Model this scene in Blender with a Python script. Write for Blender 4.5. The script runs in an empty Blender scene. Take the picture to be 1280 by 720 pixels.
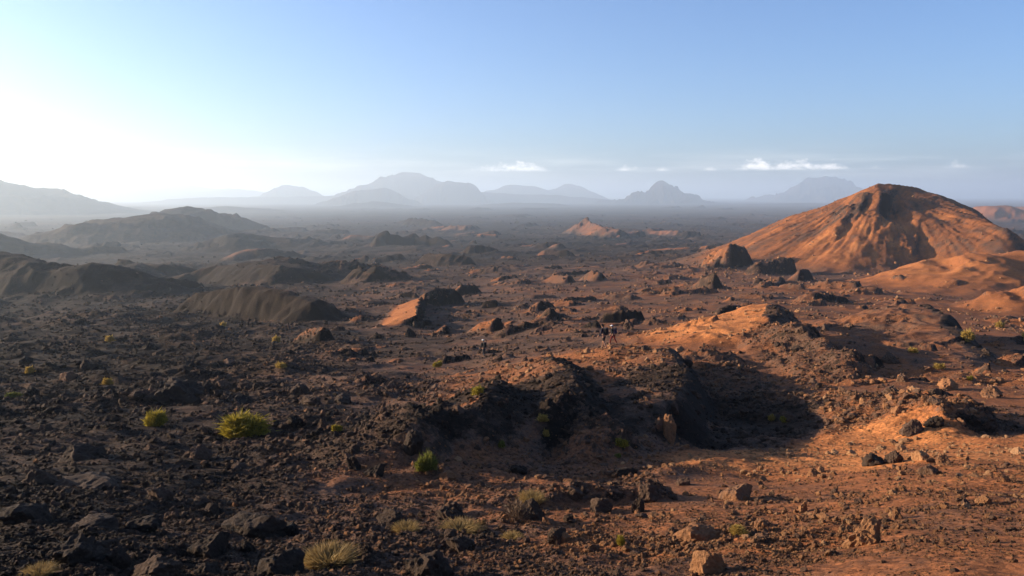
import bpy, bmesh, math, random
import numpy as np
from mathutils import Vector, Matrix

R = math.radians
scene = bpy.context.scene
col = scene.collection
random.seed(7)
rng = np.random.default_rng(11)

# ------------------------------------------------------------------ camera, sky, sun, exposure
IW, IH = 1280.0, 720.0
FOC = 1005.0                                   # focal length in photo pixels
HORIZ = 245.0
PITCH = math.atan((IH / 2 - HORIZ) / FOC)
ZC = 1.7
cam_d = bpy.data.cameras.new('camera')
cam = bpy.data.objects.new('camera', cam_d)
col.objects.link(cam)
cam.location = (0, 0, ZC)
cam.rotation_euler = (math.pi / 2 - PITCH, 0, 0)
cam_d.sensor_width = 36.0
cam_d.lens = 36.0 * FOC / IW
cam_d.clip_start = 0.1
cam_d.clip_end = 200000.0
scene.camera = cam

SUN_AZ, SUN_EL = -75.0, 12.0                   # degrees: left of the view axis, above the horizon
world = bpy.data.worlds.new('World')
scene.world = world
world.use_nodes = True
wn = world.node_tree
sky = wn.nodes.new('ShaderNodeTexSky')
sky.sky_type = 'NISHITA'
sky.sun_disc = False
sky.sun_elevation = R(SUN_EL)
sky.sun_rotation = R(SUN_AZ)
sky.altitude = 1500
sky.air_density = 1.0
sky.dust_density = 4.5
sky.ozone_density = 3.0
bg = wn.nodes['Background']
bg.inputs['Strength'].default_value = 0.078


def sky_clouds():
    """a low bank of small cumulus with flat bases, part of the sky itself, all round the horizon"""
    n, l = wn.nodes, wn.links

    def mt(op, a, b=0.0, c=None, clamp=False):
        q = n.new('ShaderNodeMath')
        q.operation = op
        q.use_clamp = clamp
        for i, v in enumerate((a, b) if c is None else (a, b, c)):
            if isinstance(v, bpy.types.NodeSocket):
                l.new(v, q.inputs[i])
            else:
                q.inputs[i].default_value = v
        return q.outputs[0]
    tc = n.new('ShaderNodeTexCoord')
    sx = n.new('ShaderNodeSeparateXYZ')
    l.new(tc.outputs['Generated'], sx.inputs[0])
    az = mt('ARCTAN2', sx.outputs[0], sx.outputs[1])
    el = mt('ARCSINE', sx.outputs[2])
    cv = n.new('ShaderNodeCombineXYZ')
    l.new(az, cv.inputs[0])
    l.new(mt('MULTIPLY', el, 1.6), cv.inputs[1])
    puff = n.new('ShaderNodeTexNoise')
    puff.inputs['Scale'].default_value = 85
    puff.inputs['Detail'].default_value = 7
    puff.inputs['Roughness'].default_value = .62
    l.new(cv.outputs[0], puff.inputs['Vector'])
    ca = n.new('ShaderNodeCombineXYZ')
    l.new(az, ca.inputs[0])
    bank = n.new('ShaderNodeTexNoise')
    bank.inputs['Scale'].default_value = 16
    bank.inputs['Detail'].default_value = 3
    l.new(ca.outputs[0], bank.inputs['Vector'])
    hgt = mt('MULTIPLY', mt('SUBTRACT', bank.outputs['Fac'], .56), .16, clamp=True)
    hgt = mt('MULTIPLY', hgt, mt('GREATER_THAN', mt('ABSOLUTE', mt('SUBTRACT', az, .12)), .52))
    for px, w, h in ((628, 40, 10), (660, 20, 7), (784, 15, 8), (826, 9, 5), (886, 8, 6), (942, 17, 18), (975, 14, 9), (1003, 20, 11), (1040, 12, 10), (1090, 8, 4), (1190, 11, 7)):
        a0 = math.atan((px - IW / 2) / FOC)
        t = mt('DIVIDE', mt('SUBTRACT', az, a0), w / FOC)
        g = mt('EXPONENT', mt('MULTIPLY', mt('MULTIPLY', t, t), -1.0))
        hgt = mt('MULTIPLY_ADD', g, h / FOC, hgt)
    top = mt('MULTIPLY', hgt, mt('MULTIPLY_ADD', puff.outputs['Fac'], 3.0, -.60))
    above = mt('SUBTRACT', el, .0305)
    m1 = mt('MULTIPLY', mt('SUBTRACT', top, above), 120.0, clamp=True)
    m2 = mt('MULTIPLY_ADD', above, 400.0, mt('MULTIPLY', puff.outputs['Fac'], .8), clamp=True)
    mx = n.new('ShaderNodeMix')
    mx.data_type = 'RGBA'
    wc = n.new('ShaderNodeCombineXYZ')
    l.new(mt('MULTIPLY', az, 3.0), wc.inputs[0])
    l.new(mt('MULTIPLY', el, 42.0), wc.inputs[1])
    wisp = n.new('ShaderNodeTexNoise')
    wisp.inputs['Scale'].default_value = 1.6
    wisp.inputs['Detail'].default_value = 6
    wisp.inputs['Roughness'].default_value = .6
    l.new(wc.outputs[0], wisp.inputs['Vector'])
    bt = mt('DIVIDE', mt('SUBTRACT', el, .034), .016)
    band = mt('EXPONENT', mt('MULTIPLY', mt('MULTIPLY', bt, bt), -1.0))
    veil = mt('MULTIPLY', mt('MULTIPLY', mt('SUBTRACT', wisp.outputs['Fac'], .44), 2.6, clamp=True), mt('MULTIPLY', band, .40))
    l.new(mt('ADD', veil, mt('MULTIPLY', mt('MULTIPLY', m1, m2), mt('MULTIPLY_ADD', puff.outputs['Fac'], 1.2, .0), clamp=True), clamp=True), mx.inputs[0])
    tint = n.new('ShaderNodeMix')                  # deep blue, clear desert air
    tint.data_type = 'RGBA'
    tint.blend_type = 'MULTIPLY'
    tint.inputs[0].default_value = 1.0
    l.new(sky.outputs[0], tint.inputs[6])
    tint.inputs[7].default_value = (1.0, 1.10, 1.32, 1)
    l.new(tint.outputs[2], mx.inputs[6])
    mx.inputs[7].default_value = (CLOUD_LIGHT, CLOUD_LIGHT * .93, CLOUD_LIGHT * .86, 1)
    l.new(mx.outputs[2], bg.inputs['Color'])


CLOUD_LIGHT = 12.0
sky_clouds()

sun_d = bpy.data.lights.new('sun', 'SUN')
sun_d.energy = 5.0
sun_d.angle = R(0.5)
sun_d.color = (1.0, 0.79, 0.56)
sun = bpy.data.objects.new('sun', sun_d)
col.objects.link(sun)
sdir = Vector((math.sin(R(SUN_AZ)) * math.cos(R(SUN_EL)), math.cos(R(SUN_AZ)) * math.cos(R(SUN_EL)), math.sin(R(SUN_EL))))
sun.rotation_euler = sdir.to_track_quat('Z', 'Y').to_euler()

vs = scene.view_settings
vs.view_transform = 'Standard'
vs.look = 'None'
vs.gamma = 1.0
vs.use_curve_mapping = False
vs.exposure = 1.3
scene.cycles.use_denoising = True
scene.cycles.max_bounces = 6
scene.cycles.volume_bounces = 2
scene.cycles.use_adaptive_sampling = False

# ------------------------------------------------------------------ noise
_r = np.random.default_rng(3)
PERM = _r.permutation(256).astype(np.int32)
PERM = np.concatenate([PERM, PERM])
_ga = _r.random(256) * 2 * np.pi
GX, GY = np.cos(_ga).astype(np.float32), np.sin(_ga).astype(np.float32)


def gnoise(x, y, seed=0):
    x = x + seed * 37.13
    y = y + seed * 91.7
    fx, fy = np.floor(x), np.floor(y)
    ix, iy = fx.astype(np.int64) & 255, fy.astype(np.int64) & 255
    tx, ty = (x - fx).astype(np.float32), (y - fy).astype(np.float32)
    ix1, iy1 = (ix + 1) & 255, (iy + 1) & 255

    def g(a, b, dx, dy):
        h = PERM[PERM[a] + b]
        return GX[h] * dx + GY[h] * dy
    n00 = g(ix, iy, tx, ty)
    n10 = g(ix1, iy, tx - 1, ty)
    n01 = g(ix, iy1, tx, ty - 1)
    n11 = g(ix1, iy1, tx - 1, ty - 1)
    u = tx * tx * tx * (tx * (tx * 6 - 15) + 10)
    v = ty * ty * ty * (ty * (ty * 6 - 15) + 10)
    a = n00 + (n10 - n00) * u
    b = n01 + (n11 - n01) * u
    return (a + (b - a) * v) * 1.45


def fbm(x, y, octs, seed=0, gain=0.5):
    s = 0
    a = 1.0
    for k in range(octs):
        s = s + a * gnoise(x * 2 ** k, y * 2 ** k, seed + k)
        a *= gain
    return s


def sstep(a, b, x):
    t = np.clip((x - a) / (b - a), 0, 1)
    return t * t * (3 - 2 * t)


# ------------------------------------------------------------------ pixel helpers (points of the place, read off the photograph)
cp, sp = math.cos(PITCH), math.sin(PITCH)


def ray(px, py):
    u, v = (px - IW / 2) / FOC, (IH / 2 - py) / FOC
    x, y, z = u, cp + v * sp, -sp + v * cp
    h = math.hypot(x, y)
    return math.atan2(x, y), z / h          # azimuth, slope


def P(px, py, r):
    a, s = ray(px, py)
    return Vector((r * math.sin(a), r * math.cos(a), ZC + r * s))


# ------------------------------------------------------------------ terrain grid: polar sheet, finest where the ground is nearest
DENSE = 36.0
NA_D, NA_C = 820, 120
azd = np.linspace(-DENSE, DENSE, NA_D)
azc = np.linspace(DENSE, 360 - DENSE, NA_C + 2)[1:-1]
AZ = np.radians(np.concatenate([azd, azc]))
rs = [0.6]
while rs[-1] < 75000:
    r = rs[-1]
    d = np.interp(math.log(r), np.log([0.6, 6, 8, 24, 28, 100, 130, 400, 440, 680, 740, 1000, 5000, 20000, 75000]),
                  [0.16, 0.05, 0.0044, 0.0046, 0.0036, 0.0042, 0.0056, 0.0072, 0.0036, 0.0036, 0.0085, 0.0095, 0.0125, 0.016, 0.05])
    rs.append(r * (1 + d))
RR = np.array(rs)
NR, NA = len(RR), len(AZ)
print('GRID', NR, NA, 'triangles', NR * NA * 2)
A2, R2 = np.meshgrid(AZ, RR)
X = R2 * np.sin(A2)
Y = R2 * np.cos(A2)
SP = np.maximum(R2 * (AZ[1] - AZ[0]), np.gradient(RR)[:, None])     # local grid spacing
LR = np.log(RR)

# base relief: which distance the photo shows at which row, in columns of azimuth
TR = [9, 16, 24, 30, 45, 60, 80, 110, 200, 400, 800, 1500, 3000, 6000, 12000, 75000]
COLS = {
    -250: [720, 655, 606, 580, 538, 510, 487, 466, 430, 394, 358, 325, 293, 271, 258, 246.6],
    0:    [720, 652, 600, 572, 530, 502, 480, 460, 425, 388, 352, 320, 290, 270, 257, 246.6],
    320:  [720, 650, 590, 558, 510, 482, 460, 440, 408, 370, 337, 311, 286, 268, 256.5, 246.6],
    560:  [720, 645, 590, 560, 505, 475, 452, 432, 398, 358, 325, 303, 281, 266, 256, 246.6],
    760:  [720, 650, 592, 568, 500, 443, 432, 415, 386, 350, 321, 301, 280, 266, 256, 246.6],
    960:  [715, 645, 598, 574, 514, 468, 440, 418, 383, 350, 324, 303, 281, 266, 256, 246.6],
    1280: [698, 628, 588, 566, 514, 483, 462, 440, 405, 362, 328, 305, 282, 266, 256, 246.6],
    1530: [690, 618, 580, 560, 512, 483, 470, 446, 410, 366, 330, 306, 282, 266, 256, 246.6],
}
NEAR_R = [0.5, 2, 5]
tabs, taz = [], []
for px, rows in COLS.items():
    a = ray(px, 400)[0]
    taz.append(a)
    drops = [1.7, 2.05, 2.95] + [-(P(px, py, r).z - ZC) for py, r in zip(rows, TR)]
    lr = np.log(NEAR_R + TR)
    ang = np.array(drops) / np.array(NEAR_R + TR)
    # smooth interpolation in log distance
    fine = np.linspace(lr[0], lr[-1], 400)
    la = np.interp(fine, lr, np.log(ang))
    ker = np.exp(-np.linspace(-2, 2, 19) ** 2)
    ker /= ker.sum()
    pad = np.concatenate([np.full(9, la[0]), la, np.full(9, la[-1])])
    las = np.convolve(pad, ker, 'valid')
    tabs.append(np.exp(np.interp(LR, fine, las)))
tabs = np.array(tabs)                            # columns x NR
taz = np.array(taz)
back = tabs.mean(0)
taz = np.concatenate([[-math.pi], [taz[0] - 0.6], taz, [taz[-1] + 0.6], [math.pi]])
tabs = np.concatenate([[back], [tabs[0]], tabs, [tabs[-1]], [back]])
AZw = (AZ + math.pi) % (2 * math.pi) - math.pi
H = np.empty_like(X)
from_cols = np.searchsorted(taz, AZw, 'right') - 1
from_cols = np.clip(from_cols, 0, len(taz) - 2)
tt = (AZw - taz[from_cols]) / (taz[from_cols + 1] - taz[from_cols])
tt = tt * tt * (3 - 2 * tt) * 0.6 + tt * 0.4
ANG = tabs[from_cols].T * (1 - tt) + tabs[from_cols + 1].T * tt
H = ZC - ANG * R2

RED = np.zeros_like(H)
ROUGH = np.ones_like(H)
OWN = np.zeros(H.shape, np.int16)
owners = [('ground', 'wide rocky volcanic plain and slope of dark lava and orange cinder')]
FX = ((AZw[None, :] + 0 * R2))                  # azimuth field
pxf = IW / 2 + FOC * np.tan(np.clip(FX, -1.2, 1.2))


def zq(x, y, F=None):
    F = H if F is None else F
    a = math.atan2(x, y)
    r = max(math.hypot(x, y), RR[0])
    i = min(max(np.interp(math.log(r), LR, np.arange(NR)), 0), NR - 1.001)
    ad = math.degrees(a)
    if -DENSE <= ad <= DENSE:
        j = (ad + DENSE) / (2 * DENSE) * (NA_D - 1)
    else:
        j = NA_D - 1 + ((ad - DENSE) % 360) / ((360 - 2 * DENSE) / (NA_C + 1))
    i0, j0 = int(i), int(j)
    fi, fj = i - i0, j - j0
    j1 = (j0 + 1) % NA
    j0 %= NA
    return float((F[i0, j0] * (1 - fj) + F[i0, j1] * fj) * (1 - fi) + (F[i0 + 1, j0] * (1 - fj) + F[i0 + 1, j1] * fj) * fi)


def hit(px, py, rmin=3.0):
    """first point of the ground on the line of sight through a photo pixel"""
    a, s = ray(px, py)
    j = (math.degrees(a) + DENSE) / (2 * DENSE) * (NA_D - 1)
    j0 = int(j)
    fj = j - j0
    hcol = H[:, j0] * (1 - fj) + H[:, j0 + 1] * fj
    zr = ZC + RR * s
    k = np.where((hcol >= zr) & (RR > rmin))[0]
    if len(k) == 0:
        return None
    k = k[0]
    d0, d1 = zr[k - 1] - hcol[k - 1], zr[k] - hcol[k]
    f = d0 / (d0 - d1) if d0 != d1 else 0
    r = RR[k - 1] + (RR[k] - RR[k - 1]) * min(max(f, 0), 1)
    return Vector((r * math.sin(a), r * math.cos(a), zq(r * math.sin(a), r * math.cos(a))))


DEBUG = False
SX, SY = math.sin(R(SUN_AZ)), math.cos(R(SUN_AZ))


def ridge(pts, Ls, Ll, ps=1.3, pl=0.0, red=None, rough=None, own=None, warp=0.25, crag=0.0, h=None, lee=None, gully=0.0, seed=None, top=0.0, rag=0.55):
    """a ridge or knoll: crest points (px, py, r), flank lengths on the sun side and the lee side in metres"""
    seed = seed if seed is not None else int(abs(pts[0][0] * 7 + pts[0][1] * 13)) % 211
    if pts[0][2] > 5000:                          # the far ranges: as seen, but farther out in the haze
        pts = [(a, b, c * 1.3) for a, b, c in pts]
        Ls, Ll = Ls * 1.3, Ll * 1.3
    W = [P(*p) for p in pts]
    if len(W) == 1:
        W = [W[0], W[0] + Vector((0.01, 0.01, 0))]
    dl = [w.z - zq(w.x, w.y) for w in W] if h is None else (list(h) if isinstance(h, (list, tuple)) else [h] * len(W))
    if h is None:
        dl = [max(d, 0.0) for d in dl]
    if DEBUG: print('ridge', pts[0], 'h', [round(float(d), 2) for d in dl], 'r', round(float(pts[0][2])))
    L = max(Ls, Ll) * 1.4
    cx, cy = [w.x for w in W], [w.y for w in W]
    rmin = min(math.hypot(a, b) for a, b in zip(cx, cy)) - L
    rmax = max(math.hypot(a, b) for a, b in zip(cx, cy)) + L
    rr = max(rmin, 3.0)
    amin = min(math.atan2(a, b) for a, b in zip(cx, cy)) - math.asin(min(1, L / max(rr, L * 1.01)))
    amax = max(math.atan2(a, b) for a, b in zip(cx, cy)) + math.asin(min(1, L / max(rr, L * 1.01)))
    ri = np.where((RR >= rmin) & (RR <= rmax))[0]
    ai = np.where((AZw >= amin) & (AZw <= amax))[0]
    if len(ri) == 0 or len(ai) == 0:
        return
    ix = np.ix_(ri, ai)
    x, y = X[ix], Y[ix]
    if warp:
        lam = max(Ls, Ll) * 0.7
        x = x + fbm(x / lam, y / lam, 4, seed) * warp * lam * 0.55
        y = y + fbm(x / lam + 51, y / lam, 4, seed + 9) * warp * lam * 0.55
    best = np.full(x.shape, 1e18)
    ox, oy, dd = np.zeros_like(x), np.zeros_like(x), np.zeros_like(x)
    for k in range(len(W) - 1):
        ax, ay = W[k].x, W[k].y
        ex, ey = W[k + 1].x - ax, W[k + 1].y - ay
        t = np.clip(((x - ax) * ex + (y - ay) * ey) / (ex * ex + ey * ey + 1e-12), 0, 1)
        qx, qy = x - (ax + t * ex), y - (ay + t * ey)
        d2 = qx * qx + qy * qy
        m = d2 < best
        best = np.where(m, d2, best)
        ox, oy = np.where(m, qx, ox), np.where(m, qy, oy)
        dd = np.where(m, dl[k] + (dl[k + 1] - dl[k]) * t, dd)
    d = np.sqrt(best) + 1e-9
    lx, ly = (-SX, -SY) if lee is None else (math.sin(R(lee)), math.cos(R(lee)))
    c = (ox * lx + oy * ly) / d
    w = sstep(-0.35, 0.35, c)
    q = d / (Ls * (1 - w) + Ll * w)
    if gully:
        th = np.arctan2(oy, ox)
        g = fbm(th * 7 + seed, d / max(Ls, Ll) * 1.1, 4, seed + 3)
        q = q * (1 + gully * g * sstep(0.02, 0.4, q))
    q = np.clip(q - top, 0, 1)

    def prof(p):
        return (1 - q) ** p if p > 0 else 1 - q * q * (3 - 2 * q)
    f = prof(ps) * (1 - w) + prof(pl) * w
    add = f * dd
    lam = max(Ls, Ll) * 0.6
    brk = sum(0.6 ** o * (0.4 - np.abs(gnoise(x / lam * 2 ** o + 7, y / lam * 2 ** o, seed + 60 + o))) * sstep(1.5, 3.0, lam / 2 ** o / SP[ix]) for o in range(4))
    add = add * (1 + rag * brk * np.clip(4 * f * (1 - f), 0, 1)) + rag * 0.22 * brk * np.minimum(f * 3, 1) * np.mean(dl)
    if crag:
        lam = max(Ls, Ll) * 0.30
        wband = sstep(1.5, 3.0, lam / SP[ix])
        n = 0
        am = 1.0
        for o in range(5):
            ll = lam / 2 ** o
            n = n + am * (0.75 - np.abs(gnoise(x / ll, y / ll, seed + 20 + o)) * 2.2) * sstep(1.5, 3.0, ll / SP[ix])
            am *= 0.55
        add = add + n * crag * np.minimum(f * 2.2, 1) * (np.asarray(dd) * 0 + np.mean(dl)) * (0.4 + 0.6 * w)
    H[ix] += add
    m = sstep(0.0, 0.35, f)
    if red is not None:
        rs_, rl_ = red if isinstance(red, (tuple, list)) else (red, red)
        tgt = rs_ * (1 - w) + rl_ * w  # lee flank gets its own, mostly darker tint: shade put into the colour
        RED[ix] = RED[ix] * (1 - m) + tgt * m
    if rough is not None:
        rs_, rl_ = rough if isinstance(rough, (tuple, list)) else (rough, rough)
        tgt = rs_ * (1 - w) + rl_ * w
        ROUGH[ix] = ROUGH[ix] * (1 - m) + tgt * m
    if own:
        if own in owners:
            oid = owners.index(own)
        else:
            owners.append(own)
            oid = len(owners) - 1
        OWN[ix] = np.where(f > 0.10, oid, OWN[ix])


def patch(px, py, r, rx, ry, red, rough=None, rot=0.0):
    """a patch of different cinder, or dark lava with shade painted in, on the ground"""
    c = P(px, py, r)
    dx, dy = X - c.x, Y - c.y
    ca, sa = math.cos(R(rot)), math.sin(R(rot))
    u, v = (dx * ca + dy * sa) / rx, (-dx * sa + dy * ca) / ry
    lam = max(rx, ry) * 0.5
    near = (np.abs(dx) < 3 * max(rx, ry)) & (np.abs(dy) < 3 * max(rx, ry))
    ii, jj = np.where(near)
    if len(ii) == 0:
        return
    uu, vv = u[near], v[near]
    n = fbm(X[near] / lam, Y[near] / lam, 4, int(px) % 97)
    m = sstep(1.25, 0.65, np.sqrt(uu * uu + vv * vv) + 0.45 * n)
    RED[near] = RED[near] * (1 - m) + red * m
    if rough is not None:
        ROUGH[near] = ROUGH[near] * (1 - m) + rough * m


def F(px, py, fy):
    """a crest point whose foot shows at row fy of the photo"""
    p = hit(px, fy)
    return (px, py, math.hypot(p.x, p.y))


def RF(pts, ls, ll, *a, **k):
    """a ridge from crest and foot rows; flank lengths in photo pixels at its own distance"""
    q = [F(*p) for p in pts]
    u = sum(p[2] for p in q) / len(q) / FOC
    ridge(q, ls * u, ll * u, *a, **k)


# ------------------------------------------------------------------ base cinder colour and roughness over the place
lo = fbm(X / 60, Y / 60, 4, 5)
lo2 = fbm(X / 9, Y / 9, 4, 15)
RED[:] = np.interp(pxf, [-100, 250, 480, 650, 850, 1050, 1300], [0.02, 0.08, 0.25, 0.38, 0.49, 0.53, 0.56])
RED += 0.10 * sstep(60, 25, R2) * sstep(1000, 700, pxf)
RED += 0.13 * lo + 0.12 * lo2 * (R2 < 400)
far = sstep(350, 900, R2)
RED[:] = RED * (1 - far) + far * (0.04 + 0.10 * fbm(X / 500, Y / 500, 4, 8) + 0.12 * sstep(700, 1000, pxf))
ROUGH[:] = 0.75 + 0.55 * fbm(X / 14, Y / 14, 3, 25) + 0.25 * lo

ROUGH += 0.55 * sstep(620, 250, pxf) * sstep(35, 60, R2) * sstep(700, 350, R2)
ROUGH -= 0.45 * sstep(0.35, 0.75, RED) * (R2 < 400)
# small outcrops and swells everywhere, scaled so that the plain stays lumpy into the distance
rr_ = random.Random(5)
for k in range(1000):
    az = rr_.uniform(-40, 40)
    r = math.exp(rr_.uniform(math.log(55), math.log(7000)))
    px = IW / 2 + FOC * math.tan(R(az))
    if r > 350 and px > 900 and r < 900:
        continue
    s = r * rr_.choice([0.005, 0.006, 0.008, 0.010, 0.014, 0.020]) * (0.8 if r > 900 else 1)
    x, y = r * math.sin(R(az)), r * math.cos(R(az))
    ln = s * rr_.uniform(0.2, 2.2)
    hh = s * rr_.uniform(0.14, 0.36)
    th = rr_.uniform(-0.9, 0.9)
    # crest of random bearing given directly in world metres
    p0 = (px, 0, r)
    a0 = math.atan2(x, y)
    def inv(xx, yy):
        a = math.atan2(xx, yy)
        return (IW / 2 + FOC * math.tan(a) * 1.0, 300, math.hypot(xx, yy))
    q1 = (x - ln / 2 * math.cos(th), y - ln / 2 * math.sin(th))
    q2 = (x + ln / 2 * math.cos(th), y + ln / 2 * math.sin(th))
    rd = None
    if px > 430 and rr_.random() < 0.4 and r < 2500:
        rd = (min(1.0, 0.35 + 0.5 * rr_.random()), 0.1)
    ridge([inv(*q1), inv(*q2)], s * rr_.uniform(0.8, 1.9), s * rr_.uniform(0.35, 0.8), h=hh, red=rd,
          rough=rr_.choice([None, 1.5, 1.9]), crag=rr_.choice([0.3, 0.5, 0.7]), seed=k % 200, warp=0.5, rag=1.0)

# ------------------------------------------------------------------ far mountains (each named by its silhouette)
def M(label):
    return ('mountain', label)
def HL(label):
    return ('hill', label)

ridge([(-120, 223, 19500), (60, 226, 19500), (190, 230, 19000)], 3500, 3500, 0.9, 0.9, own=M('palest far range along the bright horizon'), rough=1)
ridge([(360, 231, 13000)], 900, 900, 1.3, 1.3, gully=.15, own=M('pale pointed peak behind the low hills'))
ridge([(240, 247, 11500), (440, 244, 11500)], 700, 700, 1.0, 1.0, own=M('low pale ridge joining the distant peaks'))
ridge([(640, 231, 14500), (660, 233, 14500)], 1100, 1100, 1.3, 1.3, own=M('faint flat hill past the domes'))
ridge([(714, 226, 15500)], 850, 850, 1.2, 1.2, own=M('faint small peak beside the long ridge'))
ridge([(505, 216, 11500), (522, 217, 11500)], 850, 800, 0.9, 0.9, gully=.12, warp=.15, own=M('tallest rounded dome of the hazy group'), top=0.02)
ridge([(560, 225, 10500), (582, 228, 10500)], 520, 430, .9, 0, gully=.12, warp=.15, own=M('rounded dome with a steep right shoulder'))
ridge([(600, 240, 11500), (690, 243, 11500), (760, 249, 11800)], 500, 500, 1.0, 1.0, own=M('long ridge running right from the domes'))
ridge([(448, 236, 9000), (478, 233, 9000)], 430, 420, .9, .9, gully=.14, warp=.15, own=M('broad lower dome left of the tallest one'))
ridge([(470, 251, 7200)], 420, 400, 1.1, 1.1, gully=.1, own=HL('small dark hill at the foot of the domes'))
ridge([(640, 253, 8200), (690, 254, 8000)], 420, 260, 1.0, 0, gully=.1, own=HL('low ridge ending in a blunt nose on the plain'))
ridge([(1034, 217, 15500)], 1300, 1300, 1.4, 1.4, gully=.3, own=M('pale steep peak behind the orange cone'), warp=.05, rough=1)
ridge([(826, 226, 10500)], 760, 760, 1.5, 1.5, gully=.32, own=M('lone pointed peak with streaked gullies'), warp=.08, crag=.06)
ridge([(900, 256, 9000), (1000, 254, 9500)], 700, 700, 1.0, 1.0, own=HL('low dark swell before the pale peak'))
ridge([(1235, 255, 3600), (1262, 258, 3600)], 190, 170, 1.0, 1.0, red=.75, gully=.1, own=HL('low orange hills behind the cone'))
ridge([(1300, 257, 4600), (1400, 250, 5000)], 420, 400, 1.0, 1.0, red=.6, own=HL('orange ridge at the edge of the plain'))
ridge([(160, 258, 7500)], 430, 430, 1.0, 1.0, own=HL('low grey hill between two dark slopes'))
ridge([(262, 259, 5600), (285, 257, 5600), (305, 259, 5600)], 260, 300, 1.0, 1.0, own=HL('rounded grey hill behind the flat topped one'))
ridge([(-130, 214, 5400), (-60, 221, 5400), (0, 228, 5400), (22, 233, 5400)], 600, 640, 1.0, 1.0, gully=.08, warp=.12, own=M('large hazy mountain sloping down to the plain'))
ridge([(206, 262, 2700), (222, 259, 2700), (246, 259, 2700)], 120, 230, 0.8, 0.9, warp=.12, own=HL('flat topped hill rising from the dark dome'), crag=.08)
ridge([(135, 273, 2100), (190, 271, 2100)], 190, 200, 0.9, 0.9, gully=.08, warp=.15, own=HL('broad dark dome on the plain'))
ridge([(250, 279, 2200), (330, 289, 2200)], 180, 180, 1.0, 1.0, warp=.2, own=HL('shoulder of the dark dome'))
ridge([(300, 290, 1500), (350, 297, 1500)], 110, 110, 1.0, 1.0, warp=.25)
ridge([(-60, 282, 1500), (-10, 290, 1500), (40, 304, 1500)], 120, 120, 1.0, 1.0, own=HL('low dark hill in front of the hazy mountain'))
ridge([(75, 325, 1250)], 28, 18, 1.0, 0, crag=.2)
ridge([(332, 309, 1050), (352, 313, 1050)], 60, 45, 0.9, 0, red=(.4, .05), crag=.1)
RF([(-60, 306, 370), (0, 320, 372), (60, 333, 368), (150, 353, 370)], 110, 60, 0, 0, lee=165, own=HL('dark slope at the left side of the valley'), rough=.8, red=.02, rag=.25)
RF([(125, 332, 346), (165, 328, 347), (205, 332, 347)], 70, 36, 0, 0, lee=165, own=HL('low dark hump behind the dark slope'), rough=.8, red=.02, rag=.25)
RF([(280, 333, 352), (322, 327, 354), (352, 333, 355)], 110, 44, 0, 0, lee=165, own=HL('dark hump with a long left tail'), rough=.8, red=(.10, .02), rag=.25)
ridge([(392, 332, 560), (430, 329, 560), (455, 336, 560)], 34, 22, 1.0, 0, rough=.9, crag=.15)
ridge([(465, 338, 480), (490, 342, 470)], 18, 10, 1.0, 0, crag=.3)
RF([(262, 364, 394), (300, 360, 397), (345, 363, 399), (392, 376, 401)], 58, 40, 0, 0, lee=150, red=(.16, .01), rough=1.0, warp=.3, rag=.3, own=HL('rounded dark dome with a sunlit left edge'))  # shaded face and lit left edge are painted into the tint as well

# blocks on the plain
RF([(514, 271, 281), (546, 276, 282)], 12, 10, .6, 0, crag=.12)
RF([(477, 292, 306), (520, 291, 307), (556, 297, 307)], 14, 12, .7, 0, crag=.12)
RF([(535, 318, 330), (560, 317, 331), (583, 320, 331)], 18, 14, .8, 0, crag=.08)
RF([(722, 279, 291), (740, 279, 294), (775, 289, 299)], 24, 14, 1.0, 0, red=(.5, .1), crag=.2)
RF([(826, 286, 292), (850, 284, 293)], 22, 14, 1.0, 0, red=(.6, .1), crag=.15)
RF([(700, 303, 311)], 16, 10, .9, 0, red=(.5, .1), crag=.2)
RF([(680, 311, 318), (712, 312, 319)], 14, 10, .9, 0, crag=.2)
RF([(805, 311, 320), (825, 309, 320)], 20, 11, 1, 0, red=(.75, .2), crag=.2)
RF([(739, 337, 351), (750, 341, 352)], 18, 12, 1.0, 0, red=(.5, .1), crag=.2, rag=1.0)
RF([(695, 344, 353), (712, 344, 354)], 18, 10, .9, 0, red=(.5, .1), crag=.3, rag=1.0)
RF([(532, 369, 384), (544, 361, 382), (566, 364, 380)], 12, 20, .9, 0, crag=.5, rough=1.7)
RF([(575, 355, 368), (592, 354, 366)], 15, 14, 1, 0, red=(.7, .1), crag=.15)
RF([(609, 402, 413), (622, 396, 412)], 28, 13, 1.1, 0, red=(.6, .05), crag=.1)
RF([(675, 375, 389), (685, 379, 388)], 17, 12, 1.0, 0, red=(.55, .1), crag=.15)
RF([(380, 416, 430), (404, 411, 430)], 16, 18, .9, 0, red=(.5, .05), crag=.45, rough=1.6)
RF([(480, 340, 352), (500, 344, 353)], 20, 18, 1.0, 0, red=(.2, .05), crag=.15)
RF([(445, 338, 350), (466, 340, 352)], 20, 16, 1.0, 0, red=(.2, .05), crag=.1)

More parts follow.
